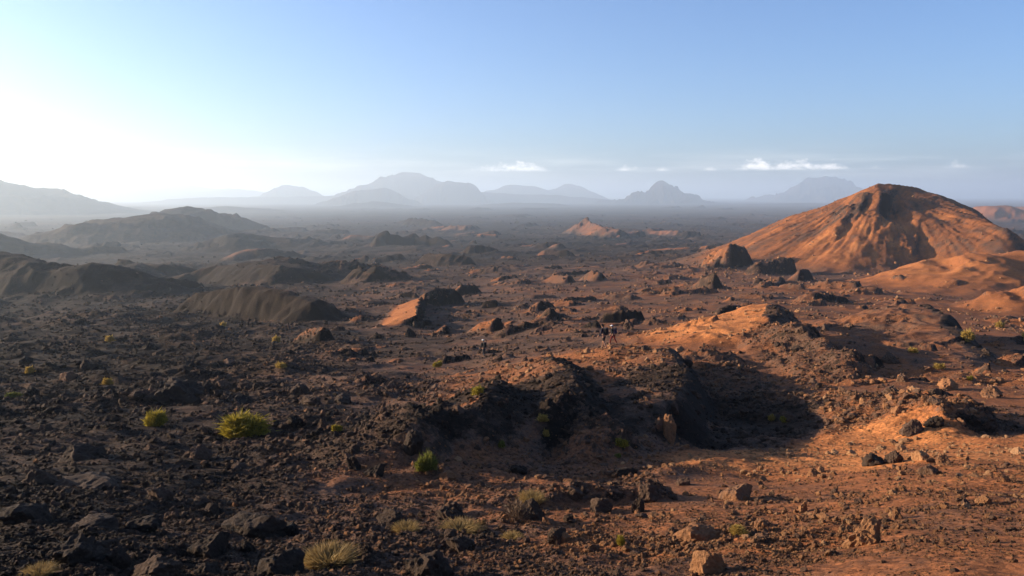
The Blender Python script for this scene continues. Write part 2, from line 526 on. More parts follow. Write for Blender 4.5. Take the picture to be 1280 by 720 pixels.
# ------------------------------------------------------------------ the orange cinder cone
CONE = ('volcanic_cone', 'large orange cinder cone with dark gullies')
ridge([(1100, 231, 638), (1114, 231, 640), (1142, 236, 650)], 158, 108, 1.22, 1.1, red=.60, rough=.7, warp=.08, gully=.02, own=CONE, rag=.07)
ridge([(1121, 247, 622), (1113, 272, 600), (1106, 296, 578)], 6, 12, 0, 0, h=[-3.0, -7.0, -3.0], warp=.08, rag=.2)
ridge([(1112, 246, 618), (1100, 262, 605), (1096, 296, 575)], 26, 5, 1.0, 0, h=[.5, 3.5, 3.0], red=(.8, .10), rough=(.8, .8), warp=.10, crag=.08)
ridge([(1060, 285, 590), (1047, 316, 555)], 14, 5, 1.0, 0, h=[2.5, 4.0], red=(.35, .1), rough=1.6, warp=.2, crag=.25)
ridge([(1078, 268, 605), (1070, 300, 575)], 10, 5, 1.0, 0, h=[1.8, 2.8], red=(.4, .1), rough=1.8, warp=.2, crag=.35)
ridge([(1146, 288, 575), (1142, 326, 540)], 9, 3, 1.0, 0, h=[1.0, 2.0], red=.6, warp=.1)

ridge([(1060, 322, 530), (1120, 308, 550), (1190, 314, 556)], 40, 30, 1.1, 1.1, h=[2, 4, 3], red=.78, rough=.4)
ridge([(1106, 231, 640), (1125, 233, 645), (1148, 237, 650)], 9, 7, 1, 0, h=[.5, .7, .5], crag=1.0, red=.3, rough=1.8)
ridge([(1150, 237.5, 648), (1200, 260, 612), (1256, 286, 556)], 45, 30, 1.0, 0.8, red=.60, rough=.5, rag=.06, own=CONE, warp=.08)
CONE_IDS = (owners.index(CONE),)
def cone_streaks():
    c = P(1112, 231, 640)
    th, d = np.arctan2(Y - c.y, X - c.x), np.hypot(X - c.x, Y - c.y)
    m = np.isin(OWN, CONE_IDS) & (d < 190)
    t, q = th[m], d[m]
    b = sstep(12, 40, q) * sstep(150, 90, q)
    n1 = fbm(t * 9 + 3, q / 90, 4, 51)
    n2 = 0.4 - np.abs(fbm(t * 20, q / 60, 3, 57))
    H[m] += b * (0.9 * n2 + 0.15 * n1 + 0.45 * (0.5 - np.abs(fbm(X[m] / 4, Y[m] / 4, 3, 98))) + 0.25 * fbm(X[m] / 6, Y[m] / 6, 4, 91))
    RED[m] += 0.30 * fbm(t * 16, q / 30, 4, 52) + 0.16 * fbm(X[m] / 14, Y[m] / 14, 4, 53)


cone_streaks()
ridge([(1250, 322, 390), (1300, 316, 400), (1370, 318, 400)], 75, 40, 1.4, 1.2, red=.85, rough=.25, warp=.15, own=HL('smooth orange rise before the cone'))
ridge([(1300, 352, 260), (1330, 350, 260)], 22, 9, 1.2, 0, red=.7, rough=.4)
RF([(894, 318, 334), (914, 310, 335), (930, 312, 331)], 20, 12, .9, 0, rag=.7, crag=.5, red=(.9, .25), rough=1.8)
RF([(955, 331, 344), (985, 327, 343)], 22, 14, .9, 0, rag=1.3, crag=.4, red=.5, rough=1.8)
RF([(1000, 337, 352), (1010, 336, 350)], 14, 9, .9, 0, rag=1.3, crag=.3, red=(.6, .05))
RF([(975, 347, 354), (955, 352, 358)], 14, 9, .9, 0, crag=.4, red=.5, rough=1.6)
RF([(877, 345, 361), (893, 344, 361)], 16, 12, .9, 0, rag=1.3, crag=.15, red=(.5, .03))
RF([(1120, 343, 348), (1128, 344, 348)], 6, 5, .9, 0, crag=.3, red=(.4, .03))

# ------------------------------------------------------------------ near knolls and ridges

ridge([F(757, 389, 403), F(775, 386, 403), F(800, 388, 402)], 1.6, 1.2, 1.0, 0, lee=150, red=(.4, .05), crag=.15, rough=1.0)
ridge([F(738, 403, 411), F(745, 400, 411)], 1.8, 1.0, .8, 0, lee=150, crag=.2, red=.05)
ridge([F(905, 384, 394), F(950, 380, 391)], 3, 2, .9, 0, crag=.3, red=.2)
ridge([(965, 405, 98), (1030, 430, 76)], 17, 9, 0, 0, h=[2.0, 1.4], rag=.2, red=.5)
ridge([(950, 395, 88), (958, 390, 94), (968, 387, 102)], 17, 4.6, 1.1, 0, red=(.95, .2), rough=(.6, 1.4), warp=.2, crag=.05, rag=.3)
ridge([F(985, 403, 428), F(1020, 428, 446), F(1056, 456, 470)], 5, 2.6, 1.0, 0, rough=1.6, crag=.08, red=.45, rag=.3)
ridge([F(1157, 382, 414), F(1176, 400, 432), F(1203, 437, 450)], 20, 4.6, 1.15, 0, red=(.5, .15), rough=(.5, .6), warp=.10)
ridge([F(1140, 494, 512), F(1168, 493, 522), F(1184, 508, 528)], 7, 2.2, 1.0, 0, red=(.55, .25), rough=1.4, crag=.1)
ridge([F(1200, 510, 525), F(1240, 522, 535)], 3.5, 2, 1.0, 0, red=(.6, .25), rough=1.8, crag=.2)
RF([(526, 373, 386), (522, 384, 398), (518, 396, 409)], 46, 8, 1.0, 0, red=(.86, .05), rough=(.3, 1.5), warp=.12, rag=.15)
# two plateaus whose right edges break off into shaded hollows
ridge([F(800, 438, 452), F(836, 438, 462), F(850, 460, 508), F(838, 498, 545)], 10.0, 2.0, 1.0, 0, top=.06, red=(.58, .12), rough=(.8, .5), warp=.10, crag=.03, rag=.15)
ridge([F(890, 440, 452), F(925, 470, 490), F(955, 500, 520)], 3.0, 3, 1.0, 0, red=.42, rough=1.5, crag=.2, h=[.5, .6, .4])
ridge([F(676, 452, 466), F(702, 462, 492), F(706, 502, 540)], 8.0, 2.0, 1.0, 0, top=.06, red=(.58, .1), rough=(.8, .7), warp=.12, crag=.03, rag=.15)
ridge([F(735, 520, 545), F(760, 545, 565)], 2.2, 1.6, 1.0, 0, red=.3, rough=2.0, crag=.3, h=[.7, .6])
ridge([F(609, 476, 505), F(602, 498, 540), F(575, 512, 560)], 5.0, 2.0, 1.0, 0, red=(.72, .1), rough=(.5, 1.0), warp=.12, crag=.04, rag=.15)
ridge([F(470, 505, 530), F(520, 520, 560), F(545, 548, 590)], 6, 2.2, 1.0, 0, h=[.35, .5, .4], red=(.25, .1), rough=1.4, crag=.06, rag=.2)
# crest of the near slope that hides the hollows
ridge([(520, 622, 21.5), (600, 592, 23), (660, 577, 24), (705, 590, 24), (770, 570, 26), (850, 562, 28), (930, 566, 29)], 4.0, 2.2, 1.0, 1.0,
      lee=0, red=.55, rough=.8, warp=.15)
# orange band on the right
ridge([(940, 596, 28), (1040, 566, 32), (1110, 552, 34), (1180, 573, 32), (1290, 566, 33)], 4.5, 2.6, 1.1, 1.1, lee=0, red=.95, rough=.45, warp=.15)
ridge([(620, 640, 17.5), (700, 628, 18.5), (800, 625, 19)], 1.6, 1.2, 1, 0, red=.5, rough=1.3, crag=.2, h=[.12, .18, .18])
patch(745, 425, 60, 7.5, 5, .85, .5)
patch(690, 440, 62, 8, 5, .72, .6)
patch(600, 490, 45, 2.2, 1.6, 1.0, .3)
patch(640, 548, 33, 6, 5, .10)  # this and the next two: dark lava, with hollow shade put into the colour
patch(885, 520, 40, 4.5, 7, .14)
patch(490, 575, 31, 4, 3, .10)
patch(1235, 590, 28, 7, 2.2, .95, .35)
patch(1180, 650, 17, 5, 3, .62, .6)
patch(560, 690, 12, 3, 1.8, .42, 1.3)
patch(870, 690, 12, 3, 2, .7, 1.3)

# ------------------------------------------------------------------ rubble relief, banded so that it fits the grid
near_m = (R2 > 5) | (np.abs(FX) > 0)
rubble = np.zeros_like(H)
lam = 0.12
k = 0
while lam < 400:
    w = sstep(1.8, 3.5, lam / SP) * sstep(0.26, 0.12, lam / R2)
    rows = np.where(w.max(1) > 0)[0]
    if len(rows):
        i0, i1 = rows[0], rows[-1] + 1
        x, y = X[i0:i1], Y[i0:i1]
        n = gnoise(x / lam, y / lam, 40 + k)
        n2 = 0.5 - np.abs(gnoise(x / lam * 0.8 + 9, y / lam * 0.8, 60 + k)) * 1.6
        rubble[i0:i1] += w[i0:i1] * lam * (0.045 * n + 0.065 * n2) * (1 - 0.50 * sstep(1.5, 12.0, lam))
    lam *= 1.9
    k += 1
damp = np.clip(ROUGH, 0.12, 2.2) * (1 - 0.65 * sstep(900, 4000, R2))
H += rubble * damp * np.where(OWN == 0, 1.0, 0.55)
RED[:] = np.clip(RED + 0.10 * gnoise(X / 2.3, Y / 2.3, 77) * (R2 < 120), 0, 1)

# ------------------------------------------------------------------ materials
def new_mat(name):
    m = bpy.data.materials.new(name)
    m.use_nodes = True
    return m, m.node_tree.nodes, m.node_tree.links


def nd(ns, t, **kw):
    n = ns.new(t)
    for k_, v_ in kw.items():
        if k_ in n.bl_rna.properties:
            setattr(n, k_, v_)
        else:
            n.inputs[k_].default_value = v_
    return n


def ramp(ns, stops, interp='LINEAR'):
    n = ns.new('ShaderNodeValToRGB')
    n.color_ramp.interpolation = interp
    el = n.color_ramp.elements
    el[0].position, el[0].color = stops[0][0], (*stops[0][1], 1)
    el[1].position, el[1].color = stops[-1][0], (*stops[-1][1], 1)
    for p_, c_ in stops[1:-1]:
        e = el.new(p_)
        e.color = (*c_, 1)
    return n


def mixc(ns, ls, fac, a, b, mode='MIX'):
    n = ns.new('ShaderNodeMix')
    n.data_type = 'RGBA'
    n.blend_type = mode
    for sock, v_ in ((0, fac), (6, a), (7, b)):
        if isinstance(v_, bpy.types.NodeSocket):
            ls.new(v_, n.inputs[sock])
        elif sock == 0:
            n.inputs[0].default_value = v_
        else:
            n.inputs[sock].default_value = (*v_, 1)
    return n.outputs[2]


def mth(ns, ls, op, a, b=0.0, clamp=False):
    n = ns.new('ShaderNodeMath')
    n.operation = op
    n.use_clamp = clamp
    for i, v_ in enumerate((a, b)):
        if isinstance(v_, bpy.types.NodeSocket):
            ls.new(v_, n.inputs[i])
        else:
            n.inputs[i].default_value = v_
    return n.outputs[0]


def ground_material():
    m, ns, ls = new_mat('volcanic_ground')
    b = ns['Principled BSDF']
    b.inputs['Roughness'].default_value = 0.95
    b.inputs['Specular IOR Level'].default_value = 0.06
    tc = ns.new('ShaderNodeTexCoord')
    at = nd(ns, 'ShaderNodeAttribute', attribute_name='mask')
    sep = ns.new('ShaderNodeSeparateColor')
    ls.new(at.outputs['Color'], sep.inputs[0])

    def noise(scale, detail=6, rough=0.6):
        n = nd(ns, 'ShaderNodeTexNoise', Scale=scale, Detail=detail, Roughness=rough)
        ls.new(tc.outputs['Object'], n.inputs['Vector'])
        return n.outputs['Fac']
    n_c, n_m, n_f, n_far = noise(0.12, 8), noise(1.1, 8, .65), noise(7.0, 8, .7), noise(0.012, 9, .65)
    red = sep.outputs[0]
    v = mth(ns, ls, 'MULTIPLY_ADD', n_m, 0.55)
    ns[v.node.name].inputs[2].default_value = -0.275
    v2 = mth(ns, ls, 'MULTIPLY_ADD', n_f, 0.6)
    v2.node.inputs[2].default_value = -0.30
    v3 = mth(ns, ls, 'MULTIPLY_ADD', n_c, 0.45)
    v3.node.inputs[2].default_value = -0.225
    v4 = mth(ns, ls, 'MULTIPLY_ADD', n_far, 0.5)
    v4.node.inputs[2].default_value = -0.25
    f = mth(ns, ls, 'ADD', red, v)
    f = mth(ns, ls, 'ADD', f, v2)
    f = mth(ns, ls, 'ADD', f, v3)
    f = mth(ns, ls, 'ADD', f, v4)
    gm = ns.new('ShaderNodeNewGeometry')
    sn = ns.new('ShaderNodeSeparateXYZ')
    ls.new(gm.outputs['True Normal'], sn.inputs[0])
    steep = ns.new('ShaderNodeMapRange')
    steep.interpolation_type = 'SMOOTHSTEP'
    for k_, v_ in (('From Min', .84), ('From Max', .60), ('To Min', 0.0), ('To Max', 1.0)):
        steep.inputs[k_].default_value = v_
    ls.new(sn.outputs[2], steep.inputs['Value'])
    f = mth(ns, ls, 'SUBTRACT', f, mth(ns, ls, 'MULTIPLY', steep.outputs[0], mth(ns, ls, 'MULTIPLY', n_c, .75)), True)
    rp = ramp(ns, [(0.0, (0.020, 0.0145, 0.011)), (0.16, (0.052, 0.033, 0.022)), (0.35, (0.105, 0.062, 0.042)), (0.58, (0.180, 0.073, 0.033)),
                   (0.80, (0.27, 0.100, 0.037)), (1.0, (0.39, 0.155, 0.055))])
    ls.new(f, rp.inputs[0])
    vo = nd(ns, 'ShaderNodeTexVoronoi', Scale=11.0)
    ls.new(tc.outputs['Object'], vo.inputs['Vector'])
    stone = ramp(ns, [(0.0, (0.55, 0.55, 0.58)), (0.5, (1.0, 1.0, 1.0)), (1.0, (1.5, 1.42, 1.35))])
    sc = ns.new('ShaderNodeSeparateColor')
    ls.new(vo.outputs['Color'], sc.inputs[0])
    ls.new(sc.outputs[0], stone.inputs[0])
    c = mixc(ns, ls, 0.8, rp.outputs[0], stone.outputs[0], 'MULTIPLY')
    ls.new(c, b.inputs['Base Color'])
    # relief: gravel and grains
    h1 = mth(ns, ls, 'MULTIPLY', n_m, 0.22)
    h2 = mth(ns, ls, 'MULTIPLY', n_f, 0.10)
    hv = mth(ns, ls, 'MULTIPLY', vo.outputs['Distance'], -0.05)
    hs = mth(ns, ls, 'ADD', h1, h2)
    hs = mth(ns, ls, 'ADD', hs, hv)
    nf2 = noise(0.16, 10, .72)
    hs = mth(ns, ls, 'ADD', hs, mth(ns, ls, 'MULTIPLY', nf2, 0.9))
    hs = mth(ns, ls, 'MULTIPLY', hs, mth(ns, ls, 'ADD', mth(ns, ls, 'MULTIPLY', sep.outputs[1], 0.42), 0.12))
    bu = nd(ns, 'ShaderNodeBump', Strength=1.0, Distance=1.0)
    ls.new(hs, bu.inputs['Height'])
    ls.new(bu.outputs[0], b.inputs['Normal'])
    return m


MAT_GROUND = ground_material()

# ------------------------------------------------------------------ ground, hills and mountains as meshes of the one sheet
def build_terrain():
    V = np.empty((NR * NA + 1, 3), np.float32)
    V[:-1, 0], V[:-1, 1], V[:-1, 2] = X.ravel(), Y.ravel(), H.ravel()
    V[-1] = (0, 0, H[0].mean())
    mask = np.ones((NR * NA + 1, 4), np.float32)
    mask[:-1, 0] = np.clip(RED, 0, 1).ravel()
    mask[:-1, 1] = np.clip(ROUGH, 0, 2).ravel() * 0.5
    mask[:-1, 2] = 0
    mask[-1] = (.3, .5, 0, 1)
    i = np.arange(NR - 1)[:, None]
    j = np.arange(NA)[None, :]
    j1 = (j + 1) % NA
    Q = np.stack([i * NA + j, i * NA + j1, (i + 1) * NA + j1, (i + 1) * NA + j], -1).reshape(-1, 4)
    fo = OWN[:-1, :].ravel()
    # vertex normals from the whole sheet, so that borders between objects do not show
    dHr = np.gradient(V[:-1].reshape(NR, NA, 3), axis=0)
    g = V[:-1].reshape(NR, NA, 3)
    dHa = np.roll(g, -1, 1) - np.roll(g, 1, 1)
    N = np.cross(dHa, dHr).reshape(-1, 3)
    N /= np.linalg.norm(N, axis=1)[:, None] + 1e-12
    N[N[:, 2] < 0] *= -1
    N = np.concatenate([N, [[0, 0, 1]]]).astype(np.float32)
    for oi, (name, label) in enumerate(owners):
        fq = Q[fo == oi]
        if len(fq) == 0:
            continue
        loops = fq.ravel()
        starts = np.arange(0, len(loops), 4)
        tot = np.full(len(fq), 4)
        if oi == 0:
            tri = np.stack([(np.arange(NA) + 1) % NA, np.arange(NA), np.full(NA, NR * NA)], -1)
            starts = np.concatenate([starts, len(loops) + np.arange(0, NA * 3, 3)])
            loops = np.concatenate([loops, tri.ravel()])
            tot = np.concatenate([tot, np.full(NA, 3)])
        used, inv_ = np.unique(loops, return_inverse=True)
        me = bpy.data.meshes.new(name)
        me.vertices.add(len(used))
        me.vertices.foreach_set('co', V[used].ravel())
        me.loops.add(len(loops))
        me.loops.foreach_set('vertex_index', inv_.astype(np.int32))
        me.polygons.add(len(tot))
        me.polygons.foreach_set('loop_start', starts.astype(np.int32))
        me.update(calc_edges=True)
        me.polygons.foreach_set('use_smooth', np.ones(len(tot), bool))
        ca = me.attributes.new('mask', 'FLOAT_COLOR', 'POINT')
        ca.data.foreach_set('color', mask[used].ravel())
        me.normals_split_custom_set_from_vertices(N[used])
        me.materials.append(MAT_GROUND)
        o = bpy.data.objects.new(name, me)
        col.objects.link(o)
        o['kind'] = 'structure'
        o['label'] = label


build_terrain()

# ------------------------------------------------------------------ haze
def build_haze():
    bm = bmesh.new()
    bmesh.ops.create_cube(bm, size=1.0)
    zlo, zhi = float(H.min()) - 1.5, max(float(H.max()), 30.0) + 25.0
    for v in bm.verts:
        v.co.x *= 170000
        v.co.y *= 170000
        v.co.z = zlo if v.co.z < 0 else zhi
    me = bpy.data.meshes.new('haze')
    bm.to_mesh(me)
    bm.free()
    m, ns, ls = new_mat('air_haze')
    ns.remove(ns['Principled BSDF'])
    pv = nd(ns, 'ShaderNodeVolumePrincipled', Density=HAZE_DENSITY, Anisotropy=HAZE_ANISO)
    pv.inputs['Color'].default_value = HAZE_COLOR
    ls.new(pv.outputs[0], ns['Material Output'].inputs['Volume'])
    me.materials.append(m)
    o = bpy.data.objects.new('haze', me)
    col.objects.link(o)
    o['kind'] = 'stuff'
    o['label'] = 'pale haze lying over the plain'
    print('HAZE TOP', zhi, 'low', zlo)


HAZE_DENSITY = 0.92e-4
HAZE_ANISO = 0.42
HAZE_COLOR = (0.70, 0.85, 1.0, 1)
build_haze()

# ------------------------------------------------------------------ rocks
from mathutils import noise as mnoise


def rock_mesh(name, seed, subdiv, cuts=13, lump=0.16, sharp=1.0):
    rr = random.Random(seed)
    bm = bmesh.new()
    bmesh.ops.create_icosphere(bm, subdivisions=subdiv, radius=1.0)
    planes = []
    for _ in range(cuts):
        n = Vector((rr.gauss(0, 1), rr.gauss(0, 1), rr.gauss(0.15, .9))).normalized()
        planes.append((n, rr.uniform(0.42, 0.82)))
    off = Vector((rr.uniform(0, 90), rr.uniform(0, 90), rr.uniform(0, 90)))
    for v in bm.verts:
        p = v.co.copy()
        k = 1.0
        for n, d in planes:
            t = p.dot(n)
            if t > d:
                k = min(k, d / t)
        p *= k
        q = p * 1.7 + off
        p *= 1 + lump * mnoise.noise(q) + lump * .8 * (abs(mnoise.noise(q * 2.3)) * 2 - .6) + lump * .5 * (abs(mnoise.noise(q * 5.3)) * 2 - .6)
        v.co = p
    zlo = min(v.co.z for v in bm.verts)
    for v in bm.verts:
        v.co.z -= zlo * 0.55
    for f in bm.faces:
        f.smooth = False
    me = bpy.data.meshes.new(name)
    bm.to_mesh(me)
    bm.free()
    me.materials.append(MAT_ROCK)
    return me


def rock_material():
    m, ns, ls = new_mat('lava_rock')
    b = ns['Principled BSDF']
    b.inputs['Roughness'].default_value = 0.88
    b.inputs['Specular IOR Level'].default_value = 0.10
    tc = ns.new('ShaderNodeTexCoord')
    at = nd(ns, 'ShaderNodeAttribute', attribute_name='red', attribute_type='INSTANCER')
    oi = ns.new('ShaderNodeObjectInfo')
    n1 = nd(ns, 'ShaderNodeTexNoise', Scale=2.2, Detail=9, Roughness=.68)
    ls.new(tc.outputs['Object'], n1.inputs['Vector'])
    n2 = nd(ns, 'ShaderNodeTexNoise', Scale=7.0, Detail=6, Roughness=.7)
    ls.new(tc.outputs['Object'], n2.inputs['Vector'])
    f = mth(ns, ls, 'ADD', at.outputs['Fac'], mth(ns, ls, 'MULTIPLY', mth(ns, ls, 'SUBTRACT', n1.outputs['Fac'], 0.5), 0.55))
    f = mth(ns, ls, 'ADD', f, mth(ns, ls, 'MULTIPLY', mth(ns, ls, 'SUBTRACT', oi.outputs['Random'], 0.5), 0.30), True)
    rp = ramp(ns, [(0.0, (0.028, 0.020, 0.0150)), (0.2, (0.072, 0.046, 0.031)), (0.45, (0.125, 0.075, 0.050)), (0.7, (0.27, 0.125, 0.055)), (1.0, (0.36, 0.20, 0.10))])
    ls.new(f, rp.inputs[0])
    lich = ramp(ns, [(0.0, (0.75, 0.75, 0.78)), (0.55, (1, 1, 1)), (0.75, (1.35, 1.3, 1.25))])
    ls.new(n2.outputs['Fac'], lich.inputs[0])
    c = mixc(ns, ls, 1.0, rp.outputs[0], lich.outputs[0], 'MULTIPLY')
    ls.new(c, b.inputs['Base Color'])
    bu = nd(ns, 'ShaderNodeBump', Strength=0.9, Distance=0.12)
    ls.new(mth(ns, ls, 'ADD', n1.outputs['Fac'], mth(ns, ls, 'MULTIPLY', n2.outputs['Fac'], 0.5)), bu.inputs['Height'])
    ls.new(bu.outputs[0], b.inputs['Normal'])
    return m


MAT_ROCK = rock_material()
HERO = [rock_mesh('rock_shape', 100 + k, 4, cuts=11 + k % 5, lump=.14 + .03 * (k % 3)) for k in range(14)]


def tag(o, label, cat, group=None):
    o['label'] = label
    o['category'] = cat
    if group:
        o['group'] = group


def rock_at(p, w, h, depth, red, mesh, rz, name='rock', tilt=0.0, sink=0.30):
    o = bpy.data.objects.new(name, mesh)
    col.objects.link(o)
    o.location = (p.x, p.y, p.z - sink * h)
    o.scale = (w * 0.62, depth * 0.62, h * 0.85)
    o.rotation_euler = (tilt, tilt * .6, rz)
    o['red'] = float(red)
    return o


# px, foot row, width and height in photo pixels, tint, label
ROCKS = [
    (870, 674, 58, 26, .72, 'broad pale tan slab of rock tilted up to the sun above a blocky boulder'),
    (884, 716, 54, 38, .70, 'blocky tan boulder with a dark right side just below the pale slab'),
    (1076, 682, 42, 40, .82, 'pointed tan rock with a black shadow on the open orange slope'),
    (953, 664, 34, 26, .75, 'small pale rock slanting beside the tan slab'),
    (1003, 640, 17, 22, .8, 'upright orange stone casting a long thin shadow'),
    (1123, 648, 14, 15, .72, 'lone round brown stone with a thin shadow on smooth ground'),
    (924, 624, 48, 30, .68, 'rusty orange boulder with a dark right face amid rubble'),
    (1090, 580, 34, 18, .05, 'black jagged lava block on the orange band'),
    (1116, 578, 22, 14, .08, 'smaller black lava block at the right end of the jagged one'),
    (837, 548, 22, 36, .72, 'tall tan rock standing sunlit inside the big shaded hollow'),
    (826, 535, 16, 20, .6, 'short tan rock leaning on the tall one in the hollow'),
    (696, 678, 28, 22, .12, 'grey pointed rock by itself on the brown slope'),
    (577, 686, 42, 28, .08, 'grey boulder beside the largest black rock'),
    (532, 716, 70, 56, .04, 'largest black craggy boulder beside the pale grass tuft'),
    (662, 648, 36, 26, .22, 'dark boulder next to the twiggy brown shrub'),
    (752, 640, 36, 24, .34, 'dark rock with a sunlit brown left face on the slope crest'),
    (795, 640, 18, 20, .2, 'small dark wedge right of the rock with a sunlit face'),
    (712, 652, 20, 17, .10, 'little dark rock between the twiggy shrub and the wedge'),
    (718, 618, 30, 18, .20, 'dark block in a cluster below the near crest'),
    (810, 620, 26, 20, .28, 'dark rock with orange soil on its left side'),
    (783, 592, 36, 14, .12, 'flat black outcrop just behind the near crest'),
    (494, 656, 44, 26, .06, 'black boulder between the grass tuft and the brown slope'),
    (566, 646, 44, 22, .12, 'wide black boulder with a ragged top on the brown slope'),
    (516, 562, 30, 30, .05, 'black pinnacle at the head of the shaded gully'),
    (441, 566, 18, 18, .18, 'small grey stone in the shaded gully'),
    (651, 592, 24, 14, .15, 'low brown stone on the rounded crest'),
    (202, 624, 32, 26, .30, 'bluish grey rock with a bright sunlit left edge'),
    (105, 572, 56, 26, .10, 'group of dark lumps forming one low outcrop on the slope'),
    (48, 606, 40, 20, .08, 'dark rounded rock at the foot of the low outcrop'),
    (110, 612, 92, 24, .10, 'long low lava hump spreading across the dark slope'),
    (228, 502, 66, 28, .04, 'black triangular hump behind the small yellow bush'),
    (318, 670, 92, 46, .05, 'big black angular boulder on the dark lower slope'),
    (362, 668, 46, 28, .10, 'grey boulder leaning on the big black angular one'),
    (101, 702, 74, 36, .05, 'black sloping boulder close to the bottom edge'),
    (266, 690, 62, 36, .16, 'dark boulder with a grey top near three small stones'),
    (307, 688, 20, 18, .06, 'small black stone touching the grey topped boulder'),
    (150, 706, 28, 20, .08, 'small dark stone beside the black sloping boulder'),
    (34, 652, 60, 26, .06, 'low black lump at the edge of the dark slope'),
    (262, 640, 22, 16, .14, 'small grey stone above the dark boulder with the grey top'),
    (214, 650, 18, 15, .28, 'tiny pale grey stone below the bluish rock'),
    (371, 532, 25, 22, .10, 'dark standing stone right of the large yellow bush'),
    (345, 532, 15, 16, .22, 'small grey stone touching the large yellow bush'),
    (404, 537, 18, 15, .12, 'dark stone beside the small bush on the gully rim'),
    (390, 506, 36, 16, .08, 'slanting dark slab behind the standing stone'),
    (374, 494, 30, 16, .06, 'black rock on top of the slanting dark slab'),
    (428, 504, 36, 18, .08, 'ragged dark rock on the slope beyond the gully'),
    (301, 504, 40, 14, .06, 'flat dark rock beyond the large yellow bush'),
    (443, 586, 20, 22, .10, 'dark narrow rock rising from the gully floor'),
    (470, 594, 34, 24, .08, 'dark blocky rock at the end of the gully'),
    (349, 722, 74, 40, .06, 'broad black boulder cut by the bottom edge'),
    (195, 720, 54, 24, .10, 'greyish flat boulder cut by the bottom edge'),
    (259, 724, 38, 22, .08, 'dark stone cut by the bottom edge between two boulders'),
    (112, 660, 60, 16, .12, 'thin low ledge of grey lava'),
    (176, 660, 38, 15, .10, 'small dark ledge continuing the grey one'),
    (274, 496, 16, 14, .10, 'single upright dark stone right of the black hump'),
    (1168, 532, 24, 18, .10, 'dark boulder under the brown knoll'),
    (1140, 540, 30, 16, .35, 'brown boulder on the dark rubble below the knoll'),
    (1185, 486, 26, 16, .75, 'rounded orange boulder above the knoll'),
    (1240, 497, 22, 14, .45, 'brown boulder right of the orange rounded one'),
    (856, 606, 24, 16, .30, 'brown stone on the bank above the rusty boulder'),
]
LIM = []
for k, (px, py, w, h, red, label) in enumerate(ROCKS):
    p = hit(px, min(py, 719.0))
    if p is None:
        continue
    u = math.hypot(p.x, p.y) / FOC
    o = rock_at(p, w * u * .92, h * u * 1.0, w * u * random.uniform(.7, 1.0), min(red, .82) * .9 + .03, HERO[k % len(HERO)], random.uniform(0, 6.28), tilt=random.uniform(-.18, .18))
    if k in (0,):
        o.rotation_euler = (0.15, -0.45, 0.6)
    tag(o, label, 'rock')

# countless alike stones: those that show largest stand as objects of their own
GROUPS = {
    'dark': ('loose black lava rock among many alike on the dark slope', 'loose lava rocks on the dark slope'),
    'brown': ('loose brown stone among many alike on the orange slope', 'loose stones on the orange slope'),
    'mid': ('small dark lava block among many alike on the plain beyond the hollows', 'lava blocks on the plain'),
}
LOOSE = []
n_ind = 0
rq = random.Random(21)
while n_ind < 232:
    px = rq.uniform(5, 1275)
    py = 735 - (rq.random() ** 1.15) * 330
    p = hit(px, min(py, 719))
    if p is None:
        continue
    r = math.hypot(p.x, p.y)
    rough = zq(p.x, p.y, ROUGH)
    red = zq(p.x, p.y, RED)
    cl = float(gnoise(np.array([p.x / r * 14.0]), np.array([math.log(r) * 9]), 31)[0])
    if rough * 0.6 + cl < 0.35:
        continue
    wpx = 8 + 15 * rq.random() ** 3.0 if py > 520 else 7 + 13 * rq.random() ** 2.0
    u = r / FOC
    hh = wpx * rq.uniform(.45, .85)
    kind = 'mid' if r > 65 else ('dark' if red < .33 else 'brown')
    o = rock_at(p, wpx * u, hh * u, wpx * u * rq.uniform(.7, 1.1), max(0.0, red * .9 - .12) + rq.uniform(-.05, .15) + (0.3 if rq.random() < .12 else 0), HERO[rq.randrange(len(HERO))], rq.uniform(0, 6.28), tilt=rq.uniform(-.25, .25))
    LOOSE.append((o, px, py, kind))
    n_ind += 1


# ------------------------------------------------------------------ rubble: stones past counting, instanced on points
def gidx(x, y):
    a = np.degrees(np.arctan2(x, y))
    i = np.clip(np.interp(np.log(np.hypot(x, y)), LR, np.arange(NR)), 0, NR - 1.01)
    inside = np.abs(a) <= DENSE
    j = np.where(inside, (a + DENSE) / (2 * DENSE) * (NA_D - 1), NA_D - 1 + ((a - DENSE) % 360) / ((360 - 2 * DENSE) / (NA_C + 1)))
    return i, j


def sample(Fld, x, y):
    i, j = gidx(x, y)
    i0, j0 = i.astype(int), j.astype(int)
    fi, fj = i - i0, j - j0
    j1 = (j0 + 1) % NA
    j0 = j0 % NA
    return (Fld[i0, j0] * (1 - fj) + Fld[i0, j1] * fj) * (1 - fi) + (Fld[i0 + 1, j0] * (1 - fj) + Fld[i0 + 1, j1] * fj) * fi


